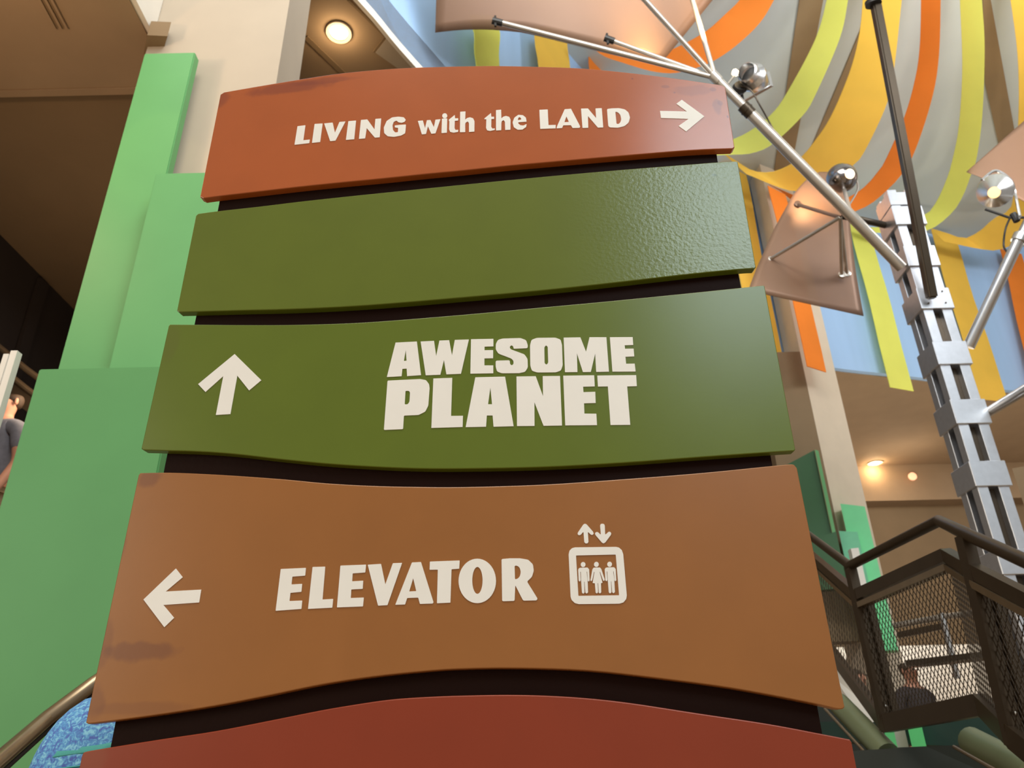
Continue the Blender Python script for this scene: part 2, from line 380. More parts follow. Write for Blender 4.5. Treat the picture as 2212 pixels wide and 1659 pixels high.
def inset(P, d):
    if d == 0: return P
    n = len(P); out = []; sgn = 1 if area2(P) > 0 else -1
    for i in range(n):
        a = Vector(P[i-1]); b = Vector(P[i]); c = Vector(P[(i+1) % n])
        e1 = (b-a).normalized(); e2 = (c-b).normalized()
        n1 = Vector((-e1.y, e1.x))*sgn; n2 = Vector((-e2.y, e2.x))*sgn
        m = n1+n2; m = m/max(m.dot(n1), .5)
        out.append(tuple(b+m*d))
    return out
def slab(name, outline_sz, thick, m, parent, depth0=0.0, uv=True, rnd=.0015, step=.025):
    bm = B(); layers = []
    if rnd: layers = [(rnd, 0.0), (rnd*.3, rnd*.35), (0, rnd), (0, thick)]
    else: layers = [(0, 0), (0, thick)]
    rings = []
    for ins, d in layers:
        P = inset(outline_sz, ins); rings.append([bm.verts.new((p[0], p[1], d)) for p in P])
    tri = tessellate_polygon([[Vector((v.co.x, v.co.y, 0)) for v in rings[0]]])
    for t in tri: bm.faces.new([rings[0][i] for i in t])
    for t in tri:
        bm.faces.new([rings[-1][i] for i in t][::-1])
    n = len(rings[0])
    for a, b in zip(rings, rings[1:]):
        for i in range(n): bm.faces.new((a[i], a[(i+1) % n], b[(i+1) % n], b[i]))
    slice_s(bm, step)
    uvl = bm.loops.layers.uv.new('UVMap')
    for f in bm.faces:
        for l in f.loops: l[uvl].uv = (l.vert.co.x, l.vert.co.y)
    for v in bm.verts: v.co = bend(v.co.x, v.co.y, depth0+v.co.z)
    return obj(name, bm, m, parent, smooth=True, angle=9)
def decal(name, loops, m, parent, lift=.0009, r=.0):
    """flat vinyl shape, loops[0] outer and the rest holes, in (s, z)"""
    loops = [round_poly(l, r) if r else l for l in loops]
    bm = B(); allv = []; loops3 = []
    for l in loops:
        loops3.append([Vector((p[0], p[1], 0)) for p in l]); allv += [bm.verts.new((p[0], p[1], 0)) for p in l]
    for t in tessellate_polygon(loops3):
        try: bm.faces.new([allv[i] for i in t])
        except ValueError: pass
    slice_s(bm, .012)
    g = bmesh.ops.extrude_face_region(bm, geom=bm.faces[:])
    for e in g['geom']:
        if isinstance(e, bmesh.types.BMVert): e.co.z = lift+.0006
    for v in bm.verts: v.co = bend(v.co.x, v.co.y, -v.co.z+.0006)
    return obj(name, bm, m, parent)
sgn = empty('wayfinding_sign', (SCX, SCY-SR, 0), 'tall curved wayfinding sign of five stacked wavy-edged painted boards with white lettering', 'sign')
U = lambda pts, ox, oy, k: [(ox+x/k, oy+y/k) for x, y in pts]
panels = {
 'orange': dict(top=[(476,204),(484,199),(535,190),(600,179),(653,170.5),(738,158),(850,148),(950,144),(1060,142),(1150,143.5),(1250,147),(1350,156),(1450,168),(1520,178),(1560,184),(1567,188)],
   bot=[(1587,318),(1583,321),(1488,325),(1325,338),(1163,352),(1106,357),(1000,368),(916,376),(830,385),(736,394),(649,403),(562,413),(476,423),(439,428),(432,425)]),
 'green': dict(top=[(423,466),(428,461.3),(470,455.8),(562.5,445.5),(649,435),(736,425.5),(823,416.5),(1000,398.5),(1163,382.5),(1325,368),(1488,355),(1553,350),(1590,348),(1594,350)],
   bot=[(1633,577),(1630,580),(1596,582),(1488,592.5),(1325,611),(1163,628),(1000,642.5),(852,655),(736,663),(620,668),(533,670),(425,673),(386,674),(382,671)]),
 'green2': dict(top=[(364,704),(367,700.5),(447,701),(533.6,701.7),(649,701),(794,695.7),(1000,679.5),(1163,664.4),(1325,649.4),(1488,633),(1608,620.5),(1649,616),(1652,618)],
   bot=[(1718.5,971),(1716,974),(1666,977),(1515,987.5),(1343,1000),(1172,1009),(1000,1012.5),(898,1012),(801,1008),(703,1001.5),(605,992),(508,981),(430,975.5),(361,973.5),(309,972),(305,969)]),
 'brown': dict(top=[(299,1026),(303,1021.5),(368,1020.7),(475,1025.3),(605.5,1034.4),(703,1043.5),(801,1049),(898,1051.3),(1000,1051.7),(1172,1046.5),(1343.6,1035),(1515,1021.4),(1652.8,1007.7),(1705,1002.7),(1716,1004),(1722,1011)],
   bot=[(1825,1527),(1822,1531),(1815,1532),(1801,1530),(1738.7,1516),(1583,1487),(1427.7,1466),(1272,1449),(1116.6,1443.5),(1000,1445),(919.6,1450),(805.6,1462),(692,1479.5),(578,1503),(464,1525),(350,1543),(247,1557),(190,1564),(185,1561)]),
}
def line_curve(P): return P
core_m = M_['core']
ST = (120, 58, 44)
def sS(px, py): return S(px, py)
o1 = sS(530, 190); 
stain_or = [(*sS(470, 215), .035, .03, .55, .8), (*sS(620, 190), .13, .02, .6, .9), (*sS(700, 175), .09, .012, .5, .8), (*sS(1500, 240), .12, .10, .0, .2), (*sS(1550, 230), .012, .03, .55, 1.2), (*sS(1500, 195), .06, .018, .35, 1.4), (*sS(1437, 187), .012, .006, .5, .6), (*sS(1366, 170), .003, .003, .8, .1), (*sS(1457, 200), .003, .003, .7, .1), (*sS(1572, 252), .003, .005, .8, .1), (*sS(1540, 193), .01, .008, .6, .8), (*sS(1555, 222), .008, .010, .6, .9)]
stain_br = [(*sS(320, 1032), .028, .022, .6, 1.0), (*sS(262, 1180), .012, .03, .3, .6), (*sS(300, 1405), .075, .018, .6, 1.3), (*sS(225, 1390), .018, .05, .35, .8), (*sS(205, 1520), .02, .03, .4, 1.0), (*sS(300, 1530), .09, .012, .3, .8)]
P_mats = {
 'orange': panel_mat('orange_board_paint', srgb(176, 90, 42), stain_or, bump=.03, rough=.24, stain_col=srgb(128, 62, 44)),
 'green': panel_mat('olive_board_paint', srgb(98, 110, 30), [(*sS(1543, 378), .007, .004, .7, .6), (*sS(395, 500), .02, .08, .3, .5)], bumpmask=(.02, .25, .05), bump=.55, rough=.27, stain_col=srgb(70, 88, 38)),
 'green2': panel_mat('olive_board_paint_lower', srgb(96, 111, 26), [(*sS(370, 740), .02, .05, .25, .5)], bump=.04, rough=.30, stain_col=srgb(96, 92, 40)),
 'brown': panel_mat('tan_brown_board_paint', srgb(154, 98, 46), stain_br, bump=.04, rough=.36, stain_col=srgb(116, 68, 44)),
 'red': panel_mat('brick_red_board_paint', srgb(140, 54, 26), [(*sS(200, 1640), .03, .03, .35, .6)], bump=.03, rough=.36, stain_col=srgb(140, 78, 52)),
}
plabel = {'orange': 'orange board reading LIVING with the LAND with a right arrow', 'green': 'blank olive green board', 'green2': 'olive green board reading AWESOME PLANET with an up arrow',
          'brown': 'tan brown board reading ELEVATOR with a left arrow and lift pictogram', 'red': 'brick red board at the bottom'}
PAN = {}
TH = {'orange': .0155, 'green': .0155, 'green2': .0155, 'brown': .0155, 'red': .0155}
for k, d in panels.items():
    t = [tuple(p) for p in d['top']]; b = [tuple(p) for p in d['bot']]
    tt = [t[0]] + crom(t[1:-1], 4) + [t[-1]]; bb = [b[0]] + crom(b[1:-1], 4) + [b[-1]]
    P = [S(x, y) for x, y in tt+bb]
    PAN[k] = slab('board', P, .0155, P_mats[k], sgn); PAN[k]['label'] = plabel[k]
top = [(176,1634),(179,1627),(188.5,1623),(238,1614.5),(350,1596.6),(464,1579.5),(578,1557.5),(692,1534.7),(767.7,1521.8),(843.6,1511),(920,1505.5),(1000,1502.4),(1116.6,1500.9),(1233.3,1505.5),(1350,1517),(1505,1540.5),(1661,1564),(1777.6,1586),(1836,1597.5),(1840,1603)]
tt = [top[0]] + crom(top[1:-1], 4) + [top[-1]]
P = [S(x, y) for x, y in tt]; sl, _ = S(172, 1655); sr, _ = S(1849, 1655)
P += [(sr, 1.22), (sr-.004, 1.216), (sl+.004, 1.216), (sl, 1.22)]
PAN['red'] = slab('board', P, .0155, P_mats['red'], sgn); PAN['red']['label'] = plabel['red']
# dark core the boards are fixed to (stands on the floor on a plinth)
dc = .0157
def SC(x, y): return S(x, y, dc)
sL = [SC(473, 440), SC(422, 690), SC(357, 1000), SC(243, 1590)]; sRt = [SC(1775, 1575), SC(1667, 995), SC(1598, 605), SC(1550, 345)]
tp = [SC(500, 215), SC(800, 170), SC(1060, 160), SC(1300, 168), SC(1530, 200)]
P = [(SC(243, 1590)[0], .06)] + sL[::-1] + tp + sRt[::-1] + [(SC(1775, 1575)[0], .06)]
slab('core_board', P, .055, core_m, sgn, depth0=dc, rnd=.001)
P = [(P[0][0]-.06, 0), (P[0][0]-.06, .06), (P[-1][0]+.06, .06), (P[-1][0]+.06, 0)]
slab('plinth', P, .20, core_m, sgn, depth0=dc-.08, rnd=.002)
# lettering
def L1(p): return U(p, 580, 200, 3.687)
def L2(p): return U(p, 1100, 180, 4.424)
def L3(p): return U(p, 570, 1180, 3.687)
def L4(p): return U(p, 1200, 1110, 7.541)
def L5(p): return U(p, 780, 700, 3.456)
def circ(cx, cy, rx, ry=None, n=28): ry = ry or rx; return [(cx+rx*math.cos(2*math.pi*i/n), cy+ry*math.sin(2*math.pi*i/n)) for i in range(n)]
def glyph(panel, fn, loops, name='letter', r=.0009, smooth=False):
    ls = []
    for l in loops:
        if smooth: l = crom(l, 5, closed=True)
        ls.append([S(x, y) for x, y in fn(l)])
    return decal(name, ls, M_['vinyl'], PAN[panel], r=0 if smooth else r)
o = 'orange'
glyph(o, L1, [[(232,270),(295,262),(278,382),(330,376),(325,405),(208,418)]])
glyph(o, L1, [[(368,252),(432,248),(412,396),(347,403)]])
glyph(o, L1, [[(444,248),(512,241),(530,322),(566,236),(614,232),(534,385),(492,389)]])
glyph(o, L1, [[(637,230),(698,225),(683,374),(617,379)]])
glyph(o, L1, [[(737,220),(788,216),(845,295),(852,212),(898,208),(886,358),(848,361),(783,285),(770,367),(721,371)]])
glyph(o, L1, [[(1094,218),(1078,199),(1035,194),(985,200),(942,228),(919,280),(922,325),(950,350),(1000,355),(1055,345),(1088,327),(1092,300),(1095,256),(1050,259),(1006,264),(1007,280),(1033,283),(1031,318),(1010,320),(992,300),(988,262),(998,235),(1020,225),(1035,238),(1060,243),(1085,235)]], r=.0016)
glyph(o, L1, [[(1190,228),(1230,224),(1247,285),(1262,222),(1290,220),(1318,278),(1330,218),(1370,214),(1330,327),(1297,330),(1270,270),(1255,332),(1222,335)]])
glyph(o, L1, [[(1382,210),(1424,208),(1421,322),(1378,325)]])
glyph(o, L1, [circ(1404, 187, 20)], 'letter_dot', r=0)
glyph(o, L1, [[(1437,218),(1484,180),(1486,208),(1511,206),(1511,225),(1484,227),(1482,285),(1490,300),(1512,298),(1510,315),(1475,322),(1448,315),(1439,295),(1441,228),(1437,228)]])
glyph(o, L1, [[(1527,155),(1569,152),(1567,218),(1582,205),(1605,199),(1630,207),(1641,230),(1640,313),(1597,316),(1597,245),(1587,232),(1572,240),(1567,250),(1567,317),(1525,318)]])
glyph(o, L1, [[(1720,208),(1772,165),(1775,195),(1797,194),(1797,212),(1775,213),(1774,275),(1785,290),(1802,286),(1802,300),(1765,308),(1742,303),(1733,285),(1735,214),(1720,215)]])
glyph(o, L1, [[(1812,142),(1853,138),(1855,208),(1870,194),(1892,188),(1918,196),(1928,217),(1927,298),(1885,300),(1883,235),(1873,221),(1860,228),(1855,240),(1854,302),(1812,304)]])
glyph(o, L1, [[(2056,234),(2050,202),(2028,183),(1990,179),(1958,202),(1944,240),(1954,278),(1985,298),(2022,297),(2052,276),(2056,252),(2030,265),(2005,262),(1988,246),(1990,238)], [(1985,222),(1990,203),(2002,197),(2013,208),(2012,218)]], r=.0014)
glyph(o, L2, [[(288,256),(368,252),(375,402),(445,400),(443,433),(296,438)]])
glyph(o, L2, [[(530,250),(590,246),(678,415),(672,428),(605,430),(590,403),(516,404),(505,430),(452,433),(458,410)], [(546,318),(570,372),(527,374)]])
glyph(o, L2, [[(686,244),(752,243),(830,335),(824,243),(884,240),(898,424),(848,426),(752,315),(755,428),(700,429)]])
glyph(o, L2, [[(934,248),(980,242),(1050,240),(1105,252),(1140,282),(1154,330),(1140,378),(1100,412),(1040,427),(960,424),(946,410)], [(1013,272),(1040,280),(1062,305),(1070,345),(1062,375),(1045,392),(1025,390)]], r=.003)
glyph(o, L2, [[(1440,266),(1698,272),(1596,198),(1648,160),(1864,318),(1690,463),(1618,410),(1712,343),(1450,334)]], 'arrow', r=.0004)
o = 'brown'
glyph(o, L3, [[(136,182),(336,173),(330,235),(228,243),(221,305),(306,300),(300,364),(213,372),(205,437),(307,433),(300,500),(95,515)]])
glyph(o, L3, [[(389,166),(490,163),(468,425),(553,420),(546,490),(353,500)]])
glyph(o, L3, [[(611,155),(815,147),(808,210),(708,217),(704,280),(792,275),(788,340),(697,345),(693,413),(797,409),(790,480),(583,488)]])
glyph(o, L3, [[(828,148),(934,141),(968,305),(1028,136),(1102,133),(985,470),(910,474)]])
glyph(o, L3, [[(1180,130),(1252,126),(1352,448),(1345,457),(1243,460),(1230,410),(1142,413),(1125,465),(1047,467)], [(1190,255),(1214,358),(1158,361)]])
glyph(o, L3, [[(1323,123),(1560,114),(1556,180),(1495,184),(1486,450),(1379,455),(1386,187),(1320,188)]])
glyph(o, L3, [circ(1700, 277, 149, 177, 44), circ(1701, 273, 41, 107, 36)], r=0)
glyph(o, L3, [[(1893,103),(1960,97),(2040,97),(2105,108),(2143,145),(2150,195),(2135,245),(2096,282),(2180,418),(2172,432),(2065,434),(2002,310),(1997,436),(1898,439)], [(1997,155),(2020,156),(2038,172),(2046,205),(2040,238),(2024,258),(2000,266)]], r=.0022)
glyph(o, L4, [[(455,172),(480,163),(505,172),(612,295),(622,325),(605,345),(580,345),(525,292),(537,460),(520,483),(490,485),(468,465),(455,292),(408,345),(385,352),(362,340),(360,312)]], 'arrow', r=.002)
glyph(o, L4, [[(730,172),(762,160),(795,172),(802,200),(808,345),(862,295),(885,293),(905,310),(905,340),(810,468),(785,483),(760,475),(648,345),(642,315),(665,297),(690,300),(738,345),(726,200)]], 'arrow', r=.002)
glyph(o, L4, [[(320,548),(985,540),(1035,553),(1080,595),(1102,660),(1160,1330),(1150,1390),(1105,1445),(1040,1465),(380,1472),(315,1455),(262,1405),(245,1350),(213,660),(228,600),(270,560)], [(333,680),(980,665),(1035,1328),(372,1338)]], 'pictogram_frame', r=.001)
man = [(405,880),(520,876),(547,905),(555,1088),(540,1106),(526,1092),(514,945),(506,945),(522,1080),(530,1280),(507,1302),(486,1284),(473,1105),(467,1105),(474,1282),(452,1305),(430,1285),(415,1075),(411,945),(402,945),(409,1088),(393,1106),(377,1090),(368,912),(380,888)]
wom = [(620,878),(722,875),(745,900),(802,1075),(793,1095),(775,1090),(724,945),(717,948),(766,1125),(740,1130),(744,1280),(722,1300),(702,1282),(693,1130),(686,1130),(692,1280),(672,1300),(652,1283),(640,1132),(603,1130),(634,948),(626,945),(597,1085),(580,1100),(567,1085),(600,905)]
glyph(o, L4, [man], 'pictogram_figure', r=.0007); glyph(o, L4, [wom], 'pictogram_figure', r=.0007)
glyph(o, L4, [[(x+432+(y-880)*.012, y-5) for x, y in man]], 'pictogram_figure', r=.0007)
for c in ((449, 828), (665, 825), (880, 823)): glyph(o, L4, [circ(c[0], c[1], 39, 42)], 'pictogram_head', r=0)
o = 'green2'
glyph(o, L5, [[(258,140),(417,132),(448,383),(344,390),(341,334),(309,336),(303,391),(193,397)], [(334,195),(340,275),(320,277)]], r=.0003)
glyph(o, L5, [[(445,132),(545,127),(561,240),(585,125),(658,122),(679,235),(700,120),(805,117),(746,373),(637,377),(619,270),(592,380),(483,384)]], r=.0003)
glyph(o, L5, [[(821,115),(988,112),(988,168),(922,170),(922,197),(986,196),(986,257),(921,258),(921,310),(987,310),(987,369),(816,372)]], r=.0003)
glyph(o, L5, [[(1055,110),(1190,106),(1232,122),(1245,160),(1243,182),(1138,186),(1136,168),(1124,160),(1111,168),(1111,182),(1122,192),(1220,228),(1243,262),(1245,325),(1225,358),(1180,368),(1050,369),(1015,355),(1005,320),(1005,275),(1110,272),(1112,300),(1125,311),(1138,300),(1138,275),(1120,258),(1025,222),(1005,190),(1006,150),(1022,120)]], r=.0028)
glyph(o, L5, [[(1310,105),(1450,103),(1490,118),(1500,160),(1505,310),(1492,348),(1455,362),(1315,363),(1275,350),(1263,310),(1261,160),(1272,120)], [(1368,175),(1380,160),(1393,170),(1397,290),(1385,306),(1370,295)]], r=.0028)
glyph(o, L5, [[(1512,103),(1637,101),(1679,208),(1705,100),(1831,100),(1850,357),(1755,359),(1747,222),(1715,359),(1656,360),(1611,220),(1615,360),(1522,361)]], r=.0003)
glyph(o, L5, [[(1857,100),(2027,99),(2031,158),(1967,160),(1970,186),(2034,185),(2039,243),(1973,246),(1978,298),(2042,297),(2049,356),(1876,357)]], r=.0003)
glyph(o, L5, [[(198,424),(440,412),(485,420),(508,450),(512,480),(502,610),(480,655),(430,680),(320,685),(314,786),(171,792)], [(332,500),(358,500),(366,512),(362,580),(350,600),(326,602)]], r=.002)
glyph(o, L5, [[(540,408),(681,403),(672,687),(761,686),(758,770),(525,777)]], r=.0003)
glyph(o, L5, [[(853,399),(1075,394),(1139,764),(989,768),(982,684),(939,684),(933,768),(781,771)], [(965,475),(978,600),(948,600)]], r=.0003)
glyph(o, L5, [[(1160,393),(1304,391),(1358,540),(1356,390),(1485,389),(1500,759),(1362,761),(1294,585),(1295,762),(1164,763)]], r=.0003)
glyph(o, L5, [[(1509,387),(1740,384),(1744,467),(1657,469),(1660,510),(1748,507),(1751,591),(1664,593),(1667,670),(1756,671),(1761,756),(1524,758)]], r=.0003)
glyph(o, L5, [[(1763,386),(2053,383),(2058,465),(1986,467),(2009,754),(1862,755),(1842,467),(1768,468)]], r=.0003)
glyph(o, lambda p: U(p, 400, 750, 10.37), [[(1113,157),(1710,744),(1437,973),(1171,640),(1016,1503),(692,1522),(858,652),(460,1008),(294,832)]], 'arrow', r=.0003)
glyph('brown', lambda p: U(p, 150, 960, 2.374), [[(547,637),(582,682),(495,755),(677,745),(666,811),(483,824),(538,890),(488,938),(381,796)]], 'arrow', r=.0004)

# ================================================================== LEFT GREEN BOARDS (stand on the floor, overlap one another)
def gboard(pl, pr, Y, th, m, label, extra=0, z1=None):
    a = PY(*pl, Y); b = PY(*pr, Y); bm = B()
    z = a.z if z1 is None else z1
    box(bm, a.x-extra, b.x, Y, Y+th, 0, z)
    bmesh.ops.bevel(bm, geom=bm.edges[:], offset=.006, segments=2, affect='EDGES')
    o = obj('green_board', bm, m, loc=((a.x+b.x)/2, Y, 0)); tag(o, label, 'panel'); return o
gboard((84, 797), (384, 797), 3.24, .06, M_['greenboard_low'], 'broad lowest green board at far left, its top level below the two narrower ones')
gboard((312, 115), (421, 115), 3.55, .07, M_['greenboard'], 'tallest narrow green board at left with a warm pool of light on it')
gboard((336, 374), (492, 374), 3.40, .06, M_['greenboard'], 'middle-height green board between the tallest one and the curved sign')

# ================================================================== RIBBONS
def ribbon(name, m, label, group, left=None, right=None, zz=None, vert=None, off=.22):
    """swag: left/right pixel edges matched by station, hung under the canopy; vert: strip hanging against the blue ring"""
    t = None
    base = ring_hit(*(vert[0] if vert else left[-1]), .2)
    t = empty(name, base, label, 'ribbon', group)
    th = .012
    if vert:
        tl, tr, br, bl = vert
        A = ring_hit(*tl, off); Bq = ring_hit(*tr, off); C = ring_hit(*br, off); D = ring_hit(*bl, off)
        # keep the strip vertical: plan position from the bottom edge
        n = 8; bm = B(); nrm = Vector((C-D)); nrm = Vector((-nrm.y, nrm.x, 0)).normalized()*th
        g = []
        for i in range(n+1):
            f = i/n; w = math.sin(f*9+base.x)*.025*f
            g.append((D.lerp(A, f)+nrm*w/th, C.lerp(Bq, f)+nrm*w/th))
        f0 = [(vadd(bm, a), vadd(bm, b)) for a, b in g]; f1 = [(vadd(bm, a+nrm), vadd(bm, b+nrm)) for a, b in g]
        for i in range(n):
            bm.faces.new((f0[i][0], f0[i][1], f0[i+1][1], f0[i+1][0])); bm.faces.new((f1[i][0], f1[i+1][0], f1[i+1][1], f1[i][1]))
            bm.faces.new((f0[i][0], f0[i+1][0], f1[i+1][0], f1[i][0])); bm.faces.new((f0[i][1], f1[i][1], f1[i+1][1], f0[i+1][1]))
        bm.faces.new((f0[0][0], f1[0][0], f1[0][1], f0[0][1])); bm.faces.new((f0[n][0], f0[n][1], f1[n][1], f1[n][0]))
        obj('hanging_length', bm, m, t, smooth=True)
    if left:
        N = 36
        def res(P):
            Q = crom(P, 8); d = [0]
            for a, b in zip(Q, Q[1:]): d.append(d[-1]+math.dist(a, b))
            out = []; k = 0
            for i in range(N+1):
                s = d[-1]*i/N
                while k < len(d)-2 and d[k+1] < s: k += 1
                f = (s-d[k])/max(d[k+1]-d[k], 1e-6); out.append(tuple(a+(b-a)*min(f, 1) for a, b in zip(Q[k], Q[k+1])))
            return out
        Lp = res(left); Rp = res(right); z0, z1, z2 = zz
        bm = B(); f0 = []; f1 = []
        for i in range(N+1):
            f = i/N; z = z0*(1-f)**2 + 2*z1*f*(1-f) + z2*f*f
            a = PZ(*Lp[i], z+.10); b = PZ(*Rp[i], z-.10)
            f0.append((vadd(bm, a), vadd(bm, b))); up = Vector((0, 0, th)); f1.append((vadd(bm, a+up), vadd(bm, b+up)))
        for i in range(N):
            bm.faces.new((f0[i][0], f0[i][1], f0[i+1][1], f0[i+1][0])); bm.faces.new((f1[i][0], f1[i+1][0], f1[i+1][1], f1[i][1]))
            bm.faces.new((f0[i][0], f0[i+1][0], f1[i+1][0], f1[i][0])); bm.faces.new((f0[i][1], f1[i][1], f1[i+1][1], f0[i+1][1]))
        bm.faces.new((f0[0][0], f1[0][0], f1[0][1], f0[0][1])); bm.faces.new((f0[N][0], f0[N][1], f1[N][1], f1[N][0]))
        obj('swag', bm, m, t, smooth=True)
    return t
G = 'fabric ribbons swagged under the canopy'
ZZ = (9.25, 8.2, 8.75)
ribbon('fabric_ribbon', M_['orange'], 'orange ribbon curving down to the top right of the sign behind the thin struts', G,
  left=[(1640,-60),(1599,0),(1570,29),(1529,66),(1487,91),(1454,107),(1430,116),(1380,124),(1337,119),(1300,106),(1270,95)],
  right=[(1700,-60),(1672,0),(1641,50),(1591,98),(1543,131),(1508,145.5),(1456,158),(1404,153),(1337,133),(1310,124),(1296,116)], zz=ZZ,
  vert=[(1272,95),(1299,100),(1306,260),(1283,256)])
ribbon('fabric_ribbon', M_['lime'], 'lime ribbon sweeping from the top edge down to just right of the orange board', G,
  left=[(1795,-70),(1786,0),(1760,89),(1695,210),(1662,252),(1625,281),(1591,299),(1550,312),(1505,318)],
  right=[(1845,-70),(1832,0),(1814,83),(1760,208),(1732,252),(1668,312),(1624,331),(1587,334),(1540,336)], zz=ZZ)
ribbon('fabric_ribbon', M_['amber'], 'wide amber ribbon whose swag dips behind the long diagonal pole beside the blank green board', G,
  left=[(1868,-70),(1864,0),(1856,77),(1835,158),(1793,256),(1752,316),(1733,338),(1710,355),(1674,371),(1644,373),(1620,367),(1596,352),(1560,329)],
  right=[(1957,-70),(1948,0),(1931,152),(1914,229),(1866,330),(1843,357),(1800,393),(1760,412),(1717,413),(1692,408),(1662,397),(1632,384),(1612,376)], zz=ZZ,
  vert=[(1548,322),(1606,352),(1689,763),(1628,757)])
ribbon('fabric_ribbon', M_['orange'], 'orange ribbon curving behind the round lamp, its length hanging below the central copper sheet', G,
  left=[(1990,-70),(1990,0),(1987,104),(1976,177),(1953,256),(1914,345),(1901,366),(1872,401),(1836,426),(1790,440),(1740,432),(1690,412),(1661,399)],
  right=[(2031,-70),(2032,0),(2028,125),(2012,218),(1975,330),(1946,379),(1915,412),(1883,439),(1846,457),(1790,470),(1740,458),(1715,437),(1699,420)], zz=ZZ,
  vert=[(1661,399),(1699,418),(1785,804),(1744,791)], off=.95)
ribbon('fabric_ribbon', M_['lime'], 'lime ribbon left of the metal mast, hanging straight down over the tan ceiling edge', G,
  left=[(2073,-70),(2074,0),(2079,145),(2072,270),(2058,345),(2046,386),(2024,435),(2000,464),(1940,486),(1885,492),(1836,484)],
  right=[(2115,-70),(2121,0),(2127,104),(2122,249),(2109,345),(2097,379),(2082,419),(2057,459),(2006,497),(1940,504),(1880,502)], zz=ZZ,
  vert=[(1836,484),(1880,496),(1974,845),(1923,836)])
ribbon('fabric_ribbon', M_['amber'], 'amber ribbon just right of the metal mast with a folded corner at its top', G,
  left=[(2170,-70),(2183,0),(2197,104),(2201,187),(2200,260),(2196,340),(2190,420),(2180,455),(2147,473),(2118,499),(2084,516),(2057,508),(2012,494)],
  right=[(2250,-70),(2260,0),(2272,104),(2275,187),(2268,300),(2250,400),(2225,470),(2200,520),(2162,539),(2140,541),(2095,534),(2069,528),(2040,522)], zz=ZZ,
  vert=[(2010,497),(2066,524),(2178,868),(2118,862)])
ribbon('fabric_ribbon', M_['orange'], 'orange ribbon hanging at the right edge beyond the pale pole', G, vert=[(2161,537),(2207,548),(2292,880),(2240,868)])
ribbon('fabric_ribbon', M_['amber'], 'amber strip hanging against the blue wall behind the top middle of the sign', G, vert=[(1157,55),(1226,60),(1235,250),(1170,248)])
ribbon('fabric_ribbon', M_['lime'], 'short lime strip against the blue wall, left of the amber strip above the sign', G, vert=[(1019,30),(1078,32),(1079,147),(1030,143)])

# ================================================================== MAST (aluminium extrusion tower)
YT = 6.0
fl = PY(1993, 667, YT); fr = PY(2060, 664, YT)
tx0, tx1 = fl.x+.012, fr.x-.012; wT = tx1-tx0; ty0, ty1 = YT+.012, YT+.012+wT
ztop = PY(1925, 408, YT).z
mast = empty('metal_mast', ((tx0+tx1)/2, (ty0+ty1)/2, 0), 'square mast of four aluminium bars clasped by box sleeves, standing at right', 'mast')
bw = wT*.34
for (x, y) in ((tx0, ty0), (tx1-bw, ty0), (tx0, ty1-bw), (tx1-bw, ty1-bw)):
    bm = B(); box(bm, x, x+bw, y, y+bw, .02, ztop); bmesh.ops.bevel(bm, geom=bm.edges[:], offset=.004, segments=1, affect='EDGES')
    obj('bar', bm, M_['alu_matte'], mast)
bm = B(); box(bm, tx0-.1, tx1+.1, ty0-.1, ty1+.1, 0, .02); obj('base_plate', bm, M_['alu_matte'], mast)
bm = B(); box(bm, tx0+bw*.8, tx1-bw*.8, ty0+bw*.8, ty1-bw*.8, .02, ztop-.1); obj('inner_tube', bm, M_['darksteel'], mast)
def zy(y, x=2020): return PY(x, y, YT).z
sl_list = [(412, 440), (444, 484), (530, 574), (622, 667), (738, 788), (864, 917), (998, 1053), (1190, 1245)]
for i, (a, b) in enumerate(sl_list):
    e = .02 if i else .008
    bm = B(); box(bm, tx0-e, tx1+e, ty0-e, ty1+e, zy(b), zy(a)); bmesh.ops.bevel(bm, geom=bm.edges[:], offset=.005, segments=1, affect='EDGES')
    s = obj('sleeve', bm, M_['alu_matte'], mast)
    if i == 3:
        for (u, v) in ((.2, .25), (.8, .25), (.2, .8), (.8, .8)):
            bm = B(); lathe(bm, [(0, 0), (.008, 0), (.008, .006), (0, .008)], (tx0+wT*u, ty0-.02, zy(b)+(zy(a)-zy(b))*v), (0, -1, 0), 10); obj('bolt', bm, M_['darksteel'], s)
# poles
RP = .052
p0 = PY(1948, 578, 6.05); p1 = PY(1545, 168, 5.3); pm = p0.lerp(p1, .0)
def along(px): # point of the main pole at given pixel x
    best = min(range(401), key=lambda i: abs(proj(p0.lerp(p1, i/400))[0]-px)); return p0.lerp(p1, best/400)
def proj(P):
    d = Vector(P)-CAM; return (W/2+F*d.dot(RT)/d.dot(fwd), H/2-F*d.dot(UP)/d.dot(fwd))
pole = empty('diagonal_pole', p0, 'long pale steel pole rising diagonally from the mast to the top right of the sign', 'pole')
j = along(1612)
bm = B(); tube(bm, [p0, j], RP, 20); obj('tube', bm, M_['steel'], pole, smooth=True)
bm = B(); tube(bm, [j, p1], RP*.82, 20); obj('tube', bm, M_['steel'], pole, smooth=True)
bm = B(); d = (p1-p0).normalized(); tube(bm, [j-d*.07, j+d*.05], RP*1.15, 20); tube(bm, [j-d*.015, j+d*.0], RP*1.25, 20); obj('collar', bm, M_['darksteel'], pole, smooth=True)
bm = B(); tube(bm, [p1-d*.05, p1+d*.05], RP*1.0, 16); obj('node', bm, M_['steel'], pole, smooth=True)
sail1_pts = {}
ends = [((1375, -20), 4.75, .026), ((1490, -20), 4.9, .024), ((1070, 46), 4.98, .026), ((1312, 84), 5.12, .02)]
